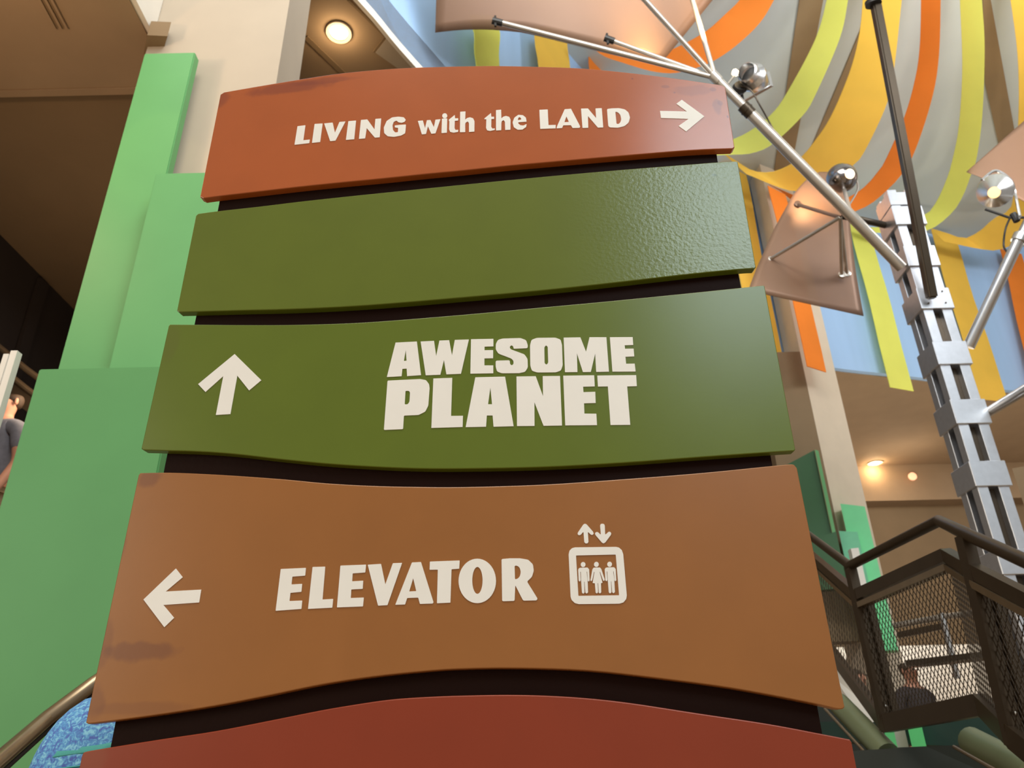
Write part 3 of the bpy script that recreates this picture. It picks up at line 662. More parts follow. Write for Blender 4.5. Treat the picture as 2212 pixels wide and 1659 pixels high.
for (e, Y, r) in ends:
    q = PY(*e, Y)
    bm = B(); tube(bm, [p1, q], r, 12); obj('strut', bm, M_['steel'], pole, smooth=True)
    sail1_pts[e] = q
for e in ((1070, 46), (1312, 84)):
    q = sail1_pts[e]; bm = B(); tube(bm, [q-(p1-q).normalized()*.03, q+(p1-q).normalized()*.07], .032, 10); bar(bm, q-Vector((.0, .0, .07)), q+Vector((0, 0, .07)), .02, .02, ref=(0, 1, 0)); obj('clamp', bm, M_['black'], pole)
# second strut node on the pole for the central sheet
nd = along(1822); nb = nd + Vector((0, .10, -.03))
for (e, Y) in (((1723, 442), 6.62), ((1662, 561), 6.75), ((1818, 594), 6.72), ((1829, 592), 6.8)):
    q = PY(*e, Y); bm = B(); tube(bm, [nb, q], .019, 10); lathe(bm, [(0, -.01), (.04, -.01), (.04, .02), (0, .03)], q, (0, -1, 0), 14); obj('strut', bm, M_['copper'] if Y < 6.7 else M_['steel'], pole, smooth=True)
bm = B(); tube(bm, [nd+Vector((.05, .12, 0)), PY(1915, 487, 6.2)], .034, 12); obj('brace', bm, M_['darksteel'], pole, smooth=True)
dp = empty('dark_pole', PY(2012, 640, 5.95), 'dark grey square pole coming down from the top edge onto the mast plate', 'pole')
bm = B(); a = PY(2013, 645, 5.93); b = PY(1884, -30, 5.0); bar(bm, a, b, .085, .085, ref=(0, 1, .3)); bmesh.ops.bevel(bm, geom=bm.edges[:], offset=.014, segments=3, affect='EDGES'); obj('tube', bm, M_['darksteel'], dp, smooth=True)
c = a.lerp(b, .985); e = (b-a).normalized()
c = PY(1886, 4, 5.03); bm = B(); tube(bm, [c-e*.03, c+e*.01], .075, 16); obj('collar', bm, M_['black'], dp, smooth=True)
rp = empty('pale_pole', PY(2094, 752, 6.1), 'pale steel pole rising from the mast to the lamp at the right edge', 'pole')
bm = B(); tube(bm, [PY(2092, 750, 6.1), PY(2205, 510, 5.6)], .05, 16); obj('tube', bm, M_['alu'], rp, smooth=True)
bm = B(); tube(bm, [PY(2203, 515, 5.6), PY(2240, 440, 5.45)], .04, 16); obj('tube', bm, M_['alu'], rp, smooth=True)
bm = B(); tube(bm, [PY(2199, 522, 5.62), PY(2206, 507, 5.6)], .062, 16); obj('collar', bm, M_['alu'], rp, smooth=True)
rp2 = empty('pale_pole', PY(2130, 893, 6.1), 'pale steel pole leaving the mast low down towards the right edge', 'pole')
bm = B(); tube(bm, [PY(2126, 896, 6.1), PY(2300, 790, 5.2)], .043, 16); obj('tube', bm, M_['alu'], rp2, smooth=True)

# ================================================================== COPPER SHEETS
def sheet(label, topE, botE, Yt, Yb, bulge, nu=24, nv=16):
    """topE / botE: pixel polylines; Yt/Yb: (left,right) depths"""
    def res(P, n):
        Q = crom(P, 8); d = [0]
        for a, b in zip(Q, Q[1:]): d.append(d[-1]+math.dist(a, b))
        out = []
        for i in range(n+1):
            s = d[-1]*i/n; k = 0
            while k < len(d)-2 and d[k+1] < s: k += 1
            f = (s-d[k])/max(d[k+1]-d[k], 1e-6); out.append(tuple(a+(b-a)*min(f, 1) for a, b in zip(Q[k], Q[k+1])))
        return out
    T = res(topE, nu); Bt = res(botE, nu); bm = B(); g = []
    for j in range(nv+1):
        v = j/nv; row = []
        for i in range(nu+1):
            u = i/nu; x = T[i][0]*(1-v)+Bt[i][0]*v; y = T[i][1]*(1-v)+Bt[i][1]*v
            Y = (Yt[0]*(1-u)+Yt[1]*u)*(1-v)+(Yb[0]*(1-u)+Yb[1]*u)*v + bulge*(math.sin(math.pi*u)*(1-.5*v))
            row.append(vadd(bm, PY(x, y, Y)))
        g.append(row)
    for j in range(nv):
        for i in range(nu): bm.faces.new((g[j][i], g[j][i+1], g[j+1][i+1], g[j+1][i]))
    c = Vector(g[0][nu//2].co)
    o = obj('copper_sheet', bm, M_['copper'], loc=c, smooth=True)
    sm = o.modifiers.new('thickness', 'SOLIDIFY'); sm.thickness = .006; sm.offset = 1
    tag(o, label, 'panel'); return o
sheet('large copper mesh sheet held by struts along the top edge above the sign',
  [(950,-260),(1200,-330),(1500,-330),(1750,-260)], [(940,70.5),(994,65),(1048,64),(1092,67),(1135,72),(1222,93),(1309,115),(1374,130),(1425,141)], (4.2, 4.9), (5.1, 5.7), -.15)
sheet('bell-shaped copper mesh sheet in the middle right behind the pole',
  [(1770,372),(1745,386),(1716,417),(1694,455),(1671,497),(1649,546),(1632,585),(1616,628)], [(1790,372),(1808,382),(1827,412),(1834,455),(1836,486),(1841,531),(1850,598),(1865,683)], (6.8, 6.7), (6.8, 6.8), .0)
sheet('copper mesh sheet pointing in from the right edge beside the cone lamp',
  [(2088,372),(2118,345),(2212,262),(2300,190)], [(2092,374),(2127,388),(2212,436),(2330,500)], (6.7, 6.3), (6.6, 6.3), .1)

# ================================================================== LAMPS
def wire(bm, pts, r=.008): tube(bm, [Vector(p) for p in crom([tuple(p) for p in pts], 5)], r, 8)
# A: stage lamp by the sign's top right corner
c = PY(1628, 170, 5.55); ax = (PY(1598, 140, 5.3)-c).normalized()
la = empty('stage_lamp', c, 'silver stage lamp glowing beside the top right corner of the sign', 'lamp')
bm = B(); lathe(bm, [(0, -.17), (.07, -.165), (.105, -.12), (.12, 0), (.12, .02), (.0, .02)], c, ax, 28); obj('housing', bm, M_['alu'], la, smooth=True)
bm = B(); lathe(bm, [(.135, .0), (.14, .02), (.14, .05), (.10, .09), (.10, .17), (.085, .18), (.085, .10), (.12, .05)], c, ax, 28); obj('bezel', bm, M_['alu'], la, smooth=True)
bm = B(); s = ax.cross(Vector((0, 0, 1))).normalized(); bar(bm, c-s*.15-Vector((0, 0, .02)), c-s*.15-Vector((0, 0, .02))+ax*.0+Vector((0, 0, -.2)), .03, .012, ref=(0, 1, 0)); bar(bm, c+s*.15-Vector((0, 0, .02)), c+s*.15+Vector((0, 0, -.22)), .03, .012, ref=(0, 1, 0)); bar(bm, c-s*.155-Vector((0, 0, .21)), c+s*.155-Vector((0, 0, .21)), .03, .012)
obj('yoke', bm, M_['alu'], la)
bm = B(); lathe(bm, [(0, -.035), (.022, -.028), (.034, 0), (.022, .028), (0, .035)], PY(1588, 157, 5.5), (0, 0, 1), 14); obj('bulb', bm, M_['lampglow'], la, smooth=True)
bm = B(); tube(bm, [PY(1589, 160, 5.5), PY(1572, 182, 5.45)], .012, 8); obj('bulb_holder', bm, M_['steel'], la)
bm = B(); lathe(bm, [(0, -.04), (.06, -.035), (.075, 0), (.06, .035), (0, .04)], PY(1598, 190, 5.6), (0, -1, 0), 18); obj('clamp', bm, M_['black'], la, smooth=True)
bm = B(); wire(bm, [PY(1600, 186, 5.55), PY(1622, 195, 5.55), PY(1640, 225, 5.6), PY(1664, 268, 5.7), PY(1690, 318, 5.75)]); obj('cable', bm, M_['darksteel'], la)
# B: round lamp above the central sheet
c = PY(1818, 385, 6.3); lb = empty('round_lamp', c, 'small round chrome lamp in front of the central copper sheet', 'lamp')
rb = .155
bm = B(); bmesh.ops.create_uvsphere(bm, u_segments=32, v_segments=20, radius=rb); bmesh.ops.translate(bm, verts=bm.verts, vec=c); obj('housing', bm, mat('chrome_shell', srgb(150, 145, 145), .18, metal=1), lb, smooth=True)
v = ((CAM-c).normalized()*.86+RT*.42+UP*.22).normalized(); g = c+v*rb*.955
bm = B(); lathe(bm, [(0, .0), (.046, 0), (.052, .012), (.046, .02), (0, .02)], g, v, 20); obj('lens', bm, mat('warm_glint', (1, .8, .55, 1), .3, emit=(1, .7, .4, 1), estr=3.0), lb, smooth=True)  # glowing disc stands in for the bright reflection on the chrome
bm = B(); tube(bm, [c-UP*.1+RT*.02, along(1838)], .022, 10); wire(bm, [c+RT*.15, c+RT*.17-UP*.12, c+RT*.07-UP*.3], .01); obj('stem', bm, M_['steel'], lb, smooth=True)
# C: cone lamp at right
c = PY(2150, 412, 5.8); ax = (PY(2139, 428, 5.4)-c).normalized(); lc = empty('cone_lamp', c, 'silver cone lamp with a glowing tip near the right edge', 'lamp')
bm = B(); lathe(bm, [(0, -.06), (.1, -.05), (.155, -.02), (.16, 0), (.155, .03), (.06, .17), (.055, .18), (0, .17)], c, ax, 32); obj('housing', bm, M_['alu'], lc, smooth=True)
bm = B(); lathe(bm, [(0, 0), (.05, 0), (.052, .015), (0, .02)], c+ax*.17, ax, 20); obj('lens', bm, mat('amber_lens', (1, .7, .4, 1), .3, emit=(1, .55, .2, 1), estr=1.6), lc, smooth=True)
bm = B(); wire(bm, [c-RT*.13+UP*.10-ax*.02, c+UP*.19-ax*.03, c+RT*.15+UP*.10, c+RT*.19-UP*.03, PY(2203, 468, 5.6)], .014); obj('yoke', bm, M_['alu'], lc, smooth=True)
bm = B(); tube(bm, [PY(2128, 452, 5.75), PY(2180, 470, 5.7), PY(2215, 470, 5.65)], .012, 8); wire(bm, [PY(2182, 470, 5.7), PY(2172, 495, 5.7), PY(2168, 530, 5.75), PY(2176, 545, 5.7)], .009); tube(bm, [PY(2188, 462, 5.68), PY(2197, 478, 5.68)], .03, 10); obj('bracket', bm, M_['black'], lc, smooth=True)
spot('board_wash', (-2.2, 1.6, 6.4), PY(345, 330, 3.55), 20, (1, .8, .35), 15, .02, .35)
point('recess_fill', (-3.4, 5.2, 4.2), 26, (1, .74, .5), .2)  # added fill to lift the recessed ceiling, no fixture behind it
point('soffit_glow', (-3.3, 2.4, 5.0), 42, (1, .66, .4), .1)
for k_, (x_, y_) in enumerate(((8.5, 15.6), (12.5, 15.0), (6.0, 16.0))): point('lobby_wall_fill', (x_, y_, 6.6), 26, (1, .84, .66), .15)  # unseen points added to brighten the far wall, not fittings
for k_, (x_, y_) in enumerate(((5.5, 12.6), (9.5, 11.5))): point('lobby_fill', (x_, y_, 3.9), 170, (1, .9, .76), .3)  # unseen fill added to brighten the lower lobby behind the mesh
spot('lamp_light_left', PY(1530, 70, 5.0), PY(1430, 10, 5.3), 95, (1, .70, .34), 95, .05, .8)
spot('lamp_light_mid', PY(1772, 392, 6.42), PY(1750, 440, 6.8), 30, (1, .66, .36), 110, .08, .9)
spot('lamp_light_right', PY(2160, 400, 5.9), PY(2200, 330, 6.4), 22, (1, .66, .36), 110, .08, .9)
# downlights
def downlight(px, py, z, r, label, glow, power):
    c = PZ(px, py, z-.01); t = empty('downlight', c, label, 'lamp')
    bm = B(); lathe(bm, [(r, .0), (r*1.35, 0), (r*1.4, .012), (r*1.05, .03), (r, .03)], c-Vector((0, 0, .012)), (0, 0, 1), 24); obj('rim', bm, M_['cream'], t, smooth=True)
    bm = B(); lathe(bm, [(0, -.02), (r*.75, -.02), (r*.95, .0), (0, .01)], c, (0, 0, 1), 24); obj('bulb', bm, glow, t, smooth=True)
    if power: point('downlight_bulb', c-Vector((0, 0, .13)), power, (1, .72, .42), .06)
downlight(732, 70, 6.0, .085, 'bright round downlight in the brown soffit left of the blue wall', M_['lampglow'], 5)
downlight(1890, 1000, 6.0, .12, 'small bright downlight in the tan ceiling left of the mast', M_['lampglow'], 14)
downlight(1880, 1018, 6.0, .05, 'faint companion downlight just behind the bright one', M_['dimglow'], 0)
c = PY(1970, 1030, YW-.6); t = empty('wall_lamp', c, 'dim orange lamp on the tan wall strip left of the mast', 'lamp')
bm = B(); lathe(bm, [(0, 0), (.09, 0), (.09, .05), (0, .06)], c, (0, -1, 0), 16); obj('lens', bm, M_['dimglow'], t, smooth=True)

# ================================================================== RIGHT COLUMN BOARDS
def vboard(label, tl, tr, d, th, m, pb=None, z0=0):
    a = PD(*tl, d); b = PD(*tr, d); n = Vector((-(b-a).y, (b-a).x, 0)).normalized()*th
    bm = B(); zb = z0 if pb is None else PD(*pb, d).z
    hexa(bm, [(a.x, a.y, zb), (b.x, b.y, zb), (b.x+n.x, b.y+n.y, zb), (a.x+n.x, a.y+n.y, zb)], [(a.x, a.y, a.z), (b.x, b.y, b.z), (b.x+n.x, b.y+n.y, b.z), (a.x+n.x, a.y+n.y, a.z)])
    o = obj('green_board', bm, m, loc=(a.x, a.y, 0)); tag(o, label, 'panel'); return o
dR = math.hypot(mid.x, mid.y)
vboard('upper mint green board on the cream column, topmost beside the stairs', (1815, 1088), (1868, 1094), dR-.2, .3, M_['greenlight'], pb=(1880, 1408))
vboard('dull mint board overlapping the lower left of the mint board on the cream column', (1812, 1147), (1852, 1149), dR-.33, .12, mat('dull_mint_paint', srgb(120, 205, 160), .5), pb=(1850, 1400))
vboard('dark forest green board left of the cream column', (1688, 1010), (1759, 972), dR-.6, .16, M_['greendark'], pb=(1745, 1180))
vboard('narrow bright green edge board beside the dark forest green one', (1760, 971), (1768, 974), dR-.66, .1, M_['greenboard'], pb=(1800, 1158))
vboard('dark forest green board lower down between the sign and the mint boards', (1735, 1172), (1806, 1148), dR-.75, .16, M_['greendark'], pb=(1800, 1272))
a = PD(1838, 1185, dR-.85); b = PD(1855, 1186, dR-.85)
bm = B(); prism(bm, [(a.x, a.y), (b.x, b.y), (b.x, b.y+.1), (a.x, a.y+.1)], 0, a.z); tag(obj('white_post', bm, M_['white'], loc=(a.x, a.y, 0)), 'slim white post standing in front of the mint boards', 'post')

# ================================================================== STAIR LANDING RAILS
def key(tp, bt, d): return (PD(*tp, d), PD(*bt, d))
# keys: (top, bottom) of the balustrade at plan distance
KL = (PD(1690, 1113, 6.9), PD(1745, 1340, 6.9)); KA = (PD(1836, 1222, 5.0), PD(1912, 1563, 5.0)); KC = (PD(2028, 1125, 4.2), PD(2120, 1522, 4.2))
KB = (PD(2080, 1150, 3.75), PD(2188, 1590, 3.75)); KE = (PD(2330, 1265, 3.2), PD(2450, 1800, 3.2))
rail = empty('stair_railing', (KA[1].x, KA[1].y, KA[1].z), 'dark bronze stair railing with wire mesh infill at lower right', 'railing')
ks = [KL, KA, KC, KB, KE]
def rpt(K, f): return K[1].lerp(K[0], f)
bm = B(); tube(bm, [K[0] for K in ks], .028, 12); obj('handrail', bm, M_['bronze'], rail, smooth=True)
for f, w_, h_ in ((.80, .045, .06), (.73, .05, .03)):
    bm = B()
    for a, b in zip(ks, ks[1:]): bar(bm, rpt(a, f), rpt(b, f), w_, h_)
    obj('mid_rail', bm, M_['bronze'] if f > .75 else M_['bronze_light'], rail)
bm = B()
for a, b in zip(ks, ks[1:]): bar(bm, rpt(a, .0), rpt(b, .0), .05, .09)
obj('bottom_rail', bm, M_['bronze'], rail)
for K in (KA, KB):
    bm = B(); e = (K[0]-K[1])
    bar(bm, K[1]-e*.04, K[0]-e*.02, .05, .06, ref=(0, 1, 0)); obj('post', bm, M_['bronze'], rail)
    bm = B(); s = Vector((.055, -.02, 0)); bar(bm, K[1]-e*.04+s, K[0]-e*.26+s, .035, .05, ref=(0, 1, 0)); obj('post', bm, M_['bronze'], rail)
    for f in (.02, .1, .72):
        bm = B(); lathe(bm, [(0, 0), (.007, 0), (.006, .006), (0, .007)], K[1].lerp(K[0], f)+Vector((.01, -.035, 0)), (0, -1, 0), 8); obj('bolt', bm, M_['steel'], rail)
def meshpanel(a, b, pitch=.036, r=.0031):
    """expanded diamond mesh between two keys"""
    bm = B(); P00, P01 = rpt(a, .05), rpt(a, .72); P10, P11 = rpt(b, .05), rpt(b, .72)
    Wd = (P10-P00).length; Hd = (P01-P00).length
    def pt(u, v): return P00.lerp(P10, u/Wd).lerp(P01.lerp(P11, u/Wd), v/Hd)
    k = .62   # slope of the strands
    for sg in (1, -1):
        n = int((Wd*1.0/k+Hd)/pitch*k)+2
        for i in range(-n, n*2):
            c = i*pitch/k*1.0
            # v = sg*u/k' + c
            sl = sg/k; pts = []
            for u in (0, Wd):
                v = sl*u+c
                pts.append((u, v))
            (u0, v0), (u1, v1) = pts
            # clip to 0..Hd
            t0, t1 = 0.0, 1.0; dv = v1-v0
            if dv == 0: continue
            ta, tb = (0-v0)/dv, (Hd-v0)/dv
            if ta > tb: ta, tb = tb, ta
            t0 = max(t0, ta); t1 = min(t1, tb)
            if t1-t0 < .01: continue
            A = pt(u0+(u1-u0)*t0, v0+dv*t0); Bq = pt(u0+(u1-u0)*t1, v0+dv*t1)
            dd = (Bq-A).normalized(); nrm = Vector((-(P10-P00).y, (P10-P00).x, 0)).normalized()
            s_ = dd.cross(nrm).normalized()*r; q = nrm*r*.5
            va = [vadd(bm, A-s_-q), vadd(bm, A+s_-q), vadd(bm, A+q)]; vb = [vadd(bm, Bq-s_-q), vadd(bm, Bq+s_-q), vadd(bm, Bq+q)]
            for x in range(3): bm.faces.new((va[x], va[(x+1) % 3], vb[(x+1) % 3], vb[x]))
    o = obj('wire_mesh', bm, M_['bronze'], rail); o['kind'] = 'stuff'
for n_, (a, b) in enumerate(zip(ks, ks[1:])): meshpanel(a, b, pitch=.07 if n_ == 0 else .034)

# landing slab, beams and stringers below the rail
def quad3(name, pts, m, th=Vector((0, .3, 0)), label=None, cat=None, kind=None):
    P = [PD(x, y, d) for x, y, d in pts]; bm = B(); hexa(bm, P, [p+th for p in P])
    c = sum(P, Vector())/len(P)
    o = obj(name, bm, m, loc=c)
    if kind: o['kind'] = kind
    if cat: tag(o, label, cat)
    return o
quad3('stair_fascia', [(1800, 1462, 6.2), (1812, 1440, 6.2), (1912, 1556, 5.6), (1870, 1562, 5.6)], M_['white'], label='white sloping fascia under the left run of the stair railing', cat='fascia')
quad3('steel_beam', [(1750, 1600, 6.4), (1750, 1560, 6.4), (2300, 1545, 5.6), (2300, 1620, 5.6)], M_['teal_dark'], label='dark teal beam under the stair landing', cat='beam')
quad3('fascia_board', [(1700, 1760, 5.0), (1700, 1632, 5.0), (2000, 1612, 4.9), (2330, 1600, 4.8), (2330, 1760, 4.8)], M_['blackgreen'], label='black green fascia along the bottom right corner', cat='fascia')
quad3('wall_low_cream', [(1960, 1590, 7.2), (1960, 1540, 7.2), (2115, 1540, 7.0), (2125, 1572, 7.0)], M_['greyplaster'], kind='structure')
quad3('wall_dark_low', [(1700, 1800, 8.6), (1700, 1500, 8.6), (1800, 1530, 8.6), (1930, 1570, 8.6), (1930, 1800, 8.6)], M_['blackgreen'], kind='structure')
for lb_, pts in (('olive green stair tube with a bronze edge running down beside the sign', ((1812, 1520, 5.4), (1918, 1630, 5.0))), ('olive green stair tube at the bottom right corner', ((2098, 1600, 4.7), (2235, 1672, 4.3)))):
    t = empty('stair_tube', PD(*pts[0]), lb_, 'tube')
    bm = B(); tube(bm, [PD(*pts[0]), PD(*pts[1])], .065, 16); obj('tube', bm, M_['olive'], t, smooth=True)
    bm = B(); o_ = -RT*.085-UP*.03; tube(bm, [PD(*pts[0])+o_, PD(*pts[1])+o_], .009, 8); obj('edge_strip', bm, M_['bronze_light'], t)
vboard('bright green board low on the column under the landing', (1985-28, 1556), (1988, 1556), 5.9, .1, mat('bright_green_paint', srgb(95, 205, 125), .5))
vboard('narrow bright green board low down beside the lilac grey strip', (1905, 1556), (1926, 1556), 5.9, .1, mat('bright_green_paint_b', srgb(95, 200, 125), .5))
vboard('lilac grey strip between the two bright green boards under the landing', (1925, 1556), (1950, 1556), 6.0, .1, mat('lilac_grey_plaster', srgb(190, 178, 172), .7))
# far balustrade seen through the mesh
fb = empty('far_balustrade', PD(2045, 1450, 9.0), 'pale metal balustrade seen through the stair mesh', 'railing')
bm = B(); tube(bm, [PD(1930, 1352, 9.2), PD(2040, 1332, 9.0), (PD(2150, 1318, 8.6))], .03, 10); tube(bm, [PD(1958, 1438, 9.2), PD(2150, 1418, 8.6)], .03, 10); obj('rail', bm, M_['steel'], fb, smooth=True)
bm = B(); tube(bm, [PD(2034, 1325, 9.0), PD(2068, 1466, 9.0)], .03, 10); obj('post', bm, M_['alu'], fb, smooth=True)
bm = B(); bar(bm, PD(1940, 1372, 9.2), PD(2040, 1352, 9.0), .03, .06); bar(bm, PD(1958, 1432, 9.1), PD(2140, 1412, 8.6), .03, .05); obj('dark_rail', bm, M_['bronze'], fb)
q = PD(2150, 1318, 8.6); bm = B(); tube(bm, [q, (q.x, q.y, 0)], .025, 8); obj('post', bm, M_['steel'], fb)
# pale back wall of the lower lobby, right
bm = B(); a = PD(1780, 1500, 14.5); box(bm, a.x-2.5, 20, 14.2, 14.4, 0, PY(1950, 1395, 14.2).z); struct('wall_low_right', bm, M_['white'])
bm = B(); box(bm, -1, 9.0, 8.9, 9.1, 0, PY(1850, 1610, 8.9).z); struct('wall_low_dark', bm, M_['blackgreen'])

# ================================================================== LEFT EDGE: posts, rails, handrail
a = PD(36, 757, 4.0); t = empty('aluminium_post', (a.x, a.y, 0), 'aluminium post at the left edge beside the broad green board', 'post')
bm = B(); box(bm, a.x-.028, a.x+.004, a.y, a.y+.04, 0, a.z); obj('bar', bm, M_['white'], t)
bm = B(); box(bm, a.x-.055, a.x-.03, a.y-.005, a.y+.04, a.z-.18, a.z-.02); obj('clip', bm, M_['white'], t)
rl = empty('upper_railing', PD(40, 800, 7.5), 'dull bronze double railing in the dark at the left edge', 'railing')
for y in (0, 42):
    bm = B(); tube(bm, [PD(-20, 735+y, 6.9), PD(60, 800+y, 6.7), PD(150, 865+y, 6.5)], .025, 10); obj('rail', bm, M_['bronze_light'], rl, smooth=True)
bm = B(); bar(bm, PD(-20, 810, 6.9), PD(150, 935, 6.5), .03, .12); obj('rail', bm, M_['bronze'], rl)
bm = B(); a = PD(110, 830, 6.6); box(bm, a.x-.03, a.x+.03, a.y-.02, a.y+.04, 0, a.z); obj('post', bm, M_['bronze'], rl)
hr = empty('bronze_handrail', PD(100, 1560, 2.9), 'worn bronze handrail sloping up in front of the broad green board', 'handrail')
hp = [PD(-120, 1745, 2.6), PD(0, 1640, 2.75), PD(100, 1553, 2.95), PD(200, 1478, 3.0), PD(420, 1330, 3.2)]
bm = B(); tube(bm, hp, .024, 16); obj('rail', bm, M_['bronze_light'], hr, smooth=True)
bm = B(); tube(bm, [p-UP*.030-Vector((0, -.01, 0)) for p in hp], .011, 10); obj('under_strip', bm, M_['black'], hr, smooth=True)
bm = B(); q = PD(260, 1440, 3.04); tube(bm, [(q.x, q.y, q.z-.02), (q.x, q.y, 0)], .02, 12); obj('post', bm, M_['bronze'], hr, smooth=True)

# ================================================================== PEOPLE
def person(loc, yaw, hgt, label, shirt, pants, hair, armpose=0.0):
    """standing figure; local +Y is the way it faces"""
    k = hgt/1.75
    t = empty('person', loc, label, 'person')
    R = Matrix.Rotation(yaw, 3, 'Z')
    def skin(name, verts, edges, rad, m, root=0, lvl=2):
        me = bpy.data.meshes.new(name); me.from_pydata([tuple(R @ (Vector(v)*k)) for v in verts], edges, [])
        o = bpy.data.objects.new(name, me); col.objects.link(o); o.parent = t; LOC[o.name] = Vector(loc)
        md = o.modifiers.new('skin', 'SKIN'); md.use_smooth_shade = True
        for i, r in enumerate(rad):
            r = r if isinstance(r, tuple) else (r, r)
            me.skin_vertices[0].data[i].radius = (r[0]*k, r[1]*k); me.skin_vertices[0].data[i].use_root = (i == root)
        sb = o.modifiers.new('sub', 'SUBSURF'); sb.levels = lvl; sb.render_levels = lvl
        me.materials.append(m); return o
    body = [(0,0,.93),(0,0,1.12),(0,0,1.32),(0,-.01,1.46),(0,0,1.53),(0,.01,1.60),(0,.015,1.68),
            (.10,0,.88),(.11,.02,.50),(.11,-.01,.10),(.11,.12,.04),(-.10,0,.88),(-.11,.02,.50),(-.11,-.01,.10),(-.11,.12,.04),
            (.19,-.01,1.41),(.25,-.02,1.14),(.25,.08+armpose,.92),(.25,.12+armpose,.84),(-.19,-.01,1.41),(-.25,-.02,1.14),(-.25,.08+armpose,.92),(-.25,.12+armpose,.84)]
    ed = [(0,1),(1,2),(2,3),(3,4),(4,5),(5,6),(0,7),(7,8),(8,9),(9,10),(0,11),(11,12),(12,13),(13,14),(3,15),(15,16),(16,17),(17,18),(3,19),(19,20),(20,21),(21,22)]
    rad = [(.15,.11),(.135,.10),(.15,.11),(.10,.075),.052,(.07,.085),(.065,.08),.085,.055,.04,.035,.085,.055,.04,.035,.055,.042,.032,.03,.055,.042,.032,.03]
    skin('body', body, ed, rad, M_['skin'])
    skin('shirt', [(0,0,.93),(0,0,1.12),(0,0,1.32),(0,-.01,1.45),(.19,-.01,1.41),(.235,-.02,1.22),(-.19,-.01,1.41),(-.235,-.02,1.22)], [(0,1),(1,2),(2,3),(3,4),(4,5),(3,6),(6,7)], [(.175,.13),(.16,.12),(.175,.13),(.115,.09),.07,.06,.07,.06], shirt)
    skin('trousers', [(0,0,.95),(.10,0,.87),(.11,.02,.50),(.11,-.01,.12),(-.10,0,.87),(-.11,.02,.50),(-.11,-.01,.12)], [(0,1),(1,2),(2,3),(0,4),(4,5),(5,6)], [(.165,.125),.10,.075,.062,.10,.075,.062], pants)
    skin('hair', [(0,-.015,1.735),(0,-.035,1.66),(0,-.045,1.60)], [(0,1),(1,2)], [(.078,.085),(.08,.078),(.06,.045)], hair)
    for s in (1, -1):
        bm = B(); bmesh.ops.create_uvsphere(bm, u_segments=10, v_segments=8, radius=.011*k); bmesh.ops.translate(bm, verts=bm.verts, vec=Vector(loc)+R @ Vector((s*.03*k, .09*k, 1.655*k))); obj('eye', bm, M_['black'], t, smooth=True)
        bm = B(); bmesh.ops.create_uvsphere(bm, u_segments=10, v_segments=8, radius=.022*k); bmesh.ops.scale(bm, verts=bm.verts, vec=(.5, .8, 1.3)); bmesh.ops.translate(bm, verts=bm.verts, vec=Vector(loc)+R @ Vector((s*.078*k, 0, 1.65*k))); obj('ear', bm, M_['skin'], t, smooth=True)
    bm = B(); bmesh.ops.create_cone(bm, cap_ends=True, segments=8, radius1=.017*k, radius2=.006*k, depth=.045*k); bmesh.ops.translate(bm, verts=bm.verts, vec=Vector(loc)+R @ Vector((0, .098*k, 1.635*k))); obj('nose', bm, M_['skin'], t, smooth=True)
    for s in (1, -1):
        for f in range(4):
            bm = B(); b0 = Vector((s*.25, .125+armpose, .835))+Vector((s*.004, -.018+f*.014, 0)); ln = (.065, .075, .07, .055)[f]
            pts = [Vector(loc)+R @ (p*k) for p in (b0, b0+Vector((-s*.004, .004, -ln*.6)), b0+Vector((-s*.018, .006, -ln)))]
            tube(bm, pts, [.0085*k, .0078*k, .006*k], 8); obj('finger', bm, M_['skin'], t, smooth=True)
        bm = B(); b0 = Vector((s*.245, .145+armpose, .86)); pts = [Vector(loc)+R @ (p*k) for p in (b0, b0+Vector((-s*.012, .03, -.03)), b0+Vector((-s*.016, .035, -.058)))]
        tube(bm, pts, [.011*k, .009*k, .007*k], 8); obj('thumb', bm, M_['skin'], t, smooth=True)
    return t
# figure on the upper walkway at the left edge (walkway carries it)
hd = PD(33, 845, 6.4); h = 1.72
fz = hd.z-h
person((hd.x-.02, hd.y, fz), math.radians(160), h, 'person in a grey blue top at the left edge beside the aluminium post', M_['greyshirt'], M_['khaki'], M_['hair'])
bm = B(); box(bm, -4.88, -2.2, 4.4, 7.35, fz-.25, fz); struct('floor_walkway', bm, M_['soffit_dark'])
# figures beyond the stairs
zf = 0
for (px, py, d, lab, sh) in ((1848, 1440, 9.3, 'person in charcoal clothes seen between the sign and the stair post', 'darkshirt'), (1958, 1428, 9.3, 'person in dark top seen through the stair mesh below the far balustrade', 'darkshirt')):
    hd = PD(px, py, d); person((hd.x, hd.y, hd.z-1.7), math.radians(200), 1.7, lab, M_[sh], M_['darkshirt'], M_['hair'])
hd = PD(1862, 1440, 9.3)
bm = B(); box(bm, hd.x-1.0, hd.x+3.2, hd.y-.9, hd.y+1.2, hd.z-1.7-.2, hd.z-1.7); struct('floor_landing', bm, M_['floor'])
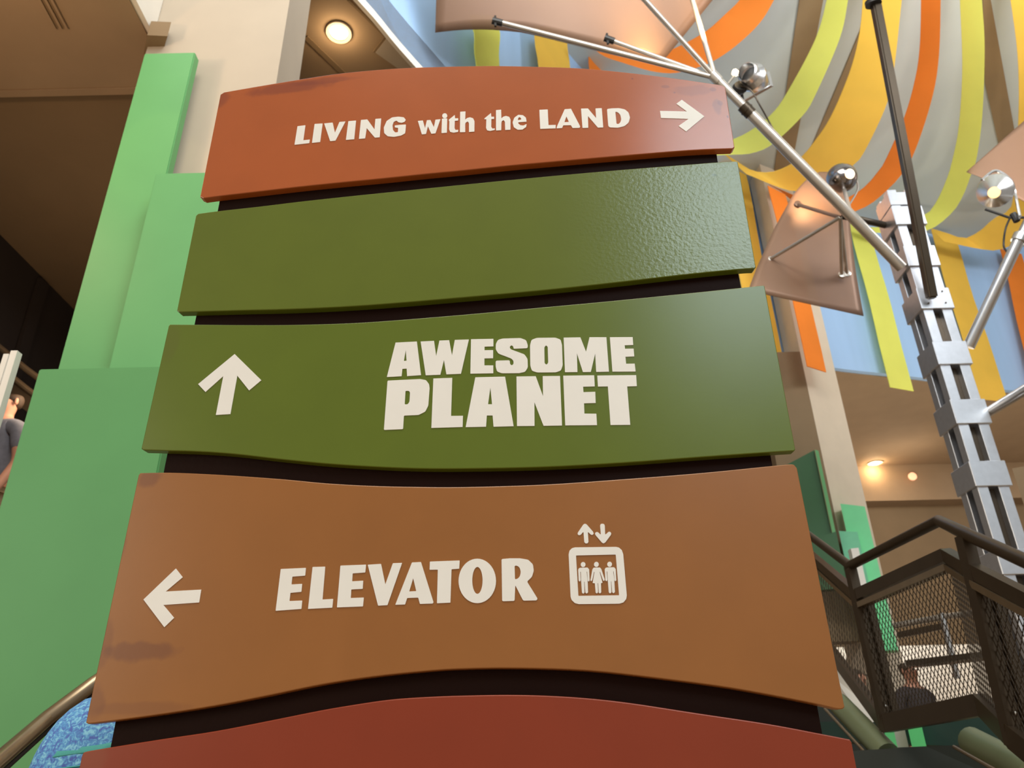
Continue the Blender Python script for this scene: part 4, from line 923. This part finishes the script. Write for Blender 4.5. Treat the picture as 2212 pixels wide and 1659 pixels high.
# person with a blue backpack, mostly hidden behind the sign, walking to the right
bp_c = PD(150, 1600, 2.05)
pl = Vector((PD(412, 1600, 2.1).x, PD(395, 1600, 2.1).y, 0))
person(pl, math.radians(-90), 1.74, 'person hidden behind the sign wearing the blue backpack', M_['denim'], M_['denim'], M_['hair'])
bt = PD(205, 1494, 2.08); bl = PD(-12, 1659, 2.08); br_ = PD(330, 1640, 2.08)
bk = empty('backpack', (bt.x, bt.y, bl.z-.2), 'mottled blue backpack with teal trim at the lower left corner of the sign', 'backpack')
cx = (bl.x+br_.x)/2; hw = (br_.x-bl.x)/2; zt2 = bt.z+.012; zb2 = zt2-.42
prof = []
bm = B(); nu, nv = 20, 18; g = []
for j in range(nv+1):
    v = j/nv; z = zb2+(zt2-zb2)*v
    k = (1-max(0, (v-.45)/.55)**2.6)**.5 if v > .45 else 1-.12*(1-v/.45)**3
    k = max(k, .02); row = []
    for i in range(nu):
        a = 2*math.pi*i/nu; ca, sa = math.cos(a), math.sin(a); e = .6
        row.append(vadd(bm, (cx+hw*k*math.copysign(abs(ca)**e, ca)+.02*v, bt.y+.15*k*math.copysign(abs(sa)**e, sa)+.1, z)))
    g.append(row)
for a_, b_ in zip(g, g[1:]):
    for i in range(nu): bm.faces.new((a_[i], a_[(i+1) % nu], b_[(i+1) % nu], b_[i]))
bm.faces.new(g[0][::-1]); bm.faces.new(g[-1])
obj('bag_body', bm, M_['dye'], bk, smooth=True, angle=60)
def bandz(v0, dz, off, nm, m, r):
    bm = B(); z = zb2+(zt2-zb2)*v0; k = (1-max(0, (v0-.45)/.55)**2.6)**.5 if v0 > .45 else 1
    pts = []
    for i in range(33):
        a = 2*math.pi*i/32; ca, sa = math.cos(a), math.sin(a); e = .6
        pts.append(Vector((cx+(hw*k+off)*math.copysign(abs(ca)**e, ca)+.02*v0, bt.y+.1+(.15*k+off)*math.copysign(abs(sa)**e, sa), z+dz*(1-ca)*-.5)))
    rings = []
    for p in pts: rings.append([vadd(bm, p+Vector((0, 0, r))), vadd(bm, p+Vector((0, -.004, 0))), vadd(bm, p-Vector((0, 0, r)))])
    for a_, b_ in zip(rings, rings[1:]):
        for q in (0, 1): bm.faces.new((a_[q], a_[q+1], b_[q+1], b_[q]))
    o = obj(nm, bm, m, bk, smooth=True)
    s_ = o.modifiers.new('t', 'SOLIDIFY'); s_.thickness = .003
zc_ = PD(235, 1598, 2.0).z; vband = (zc_-zb2)/(zt2-zb2)
bandz(vband, .05, .003, 'trim_band', M_['teal'], .012)
bandz(vband-.062, .05, .003, 'piping', M_['teal'], .0025)
bm = B(); tube(bm, [(cx+hw*.9, bt.y+.1, zt2-.06), (pl.x-.12, pl.y, 1.45), (pl.x, pl.y-.05, 1.47), (pl.x+.12, pl.y-.02, 1.30), (pl.x, pl.y-.03, 1.1), (cx+hw, bt.y+.1, zb2+.1)], .012, 8); obj('strap', bm, M_['teal'], bk, smooth=True)
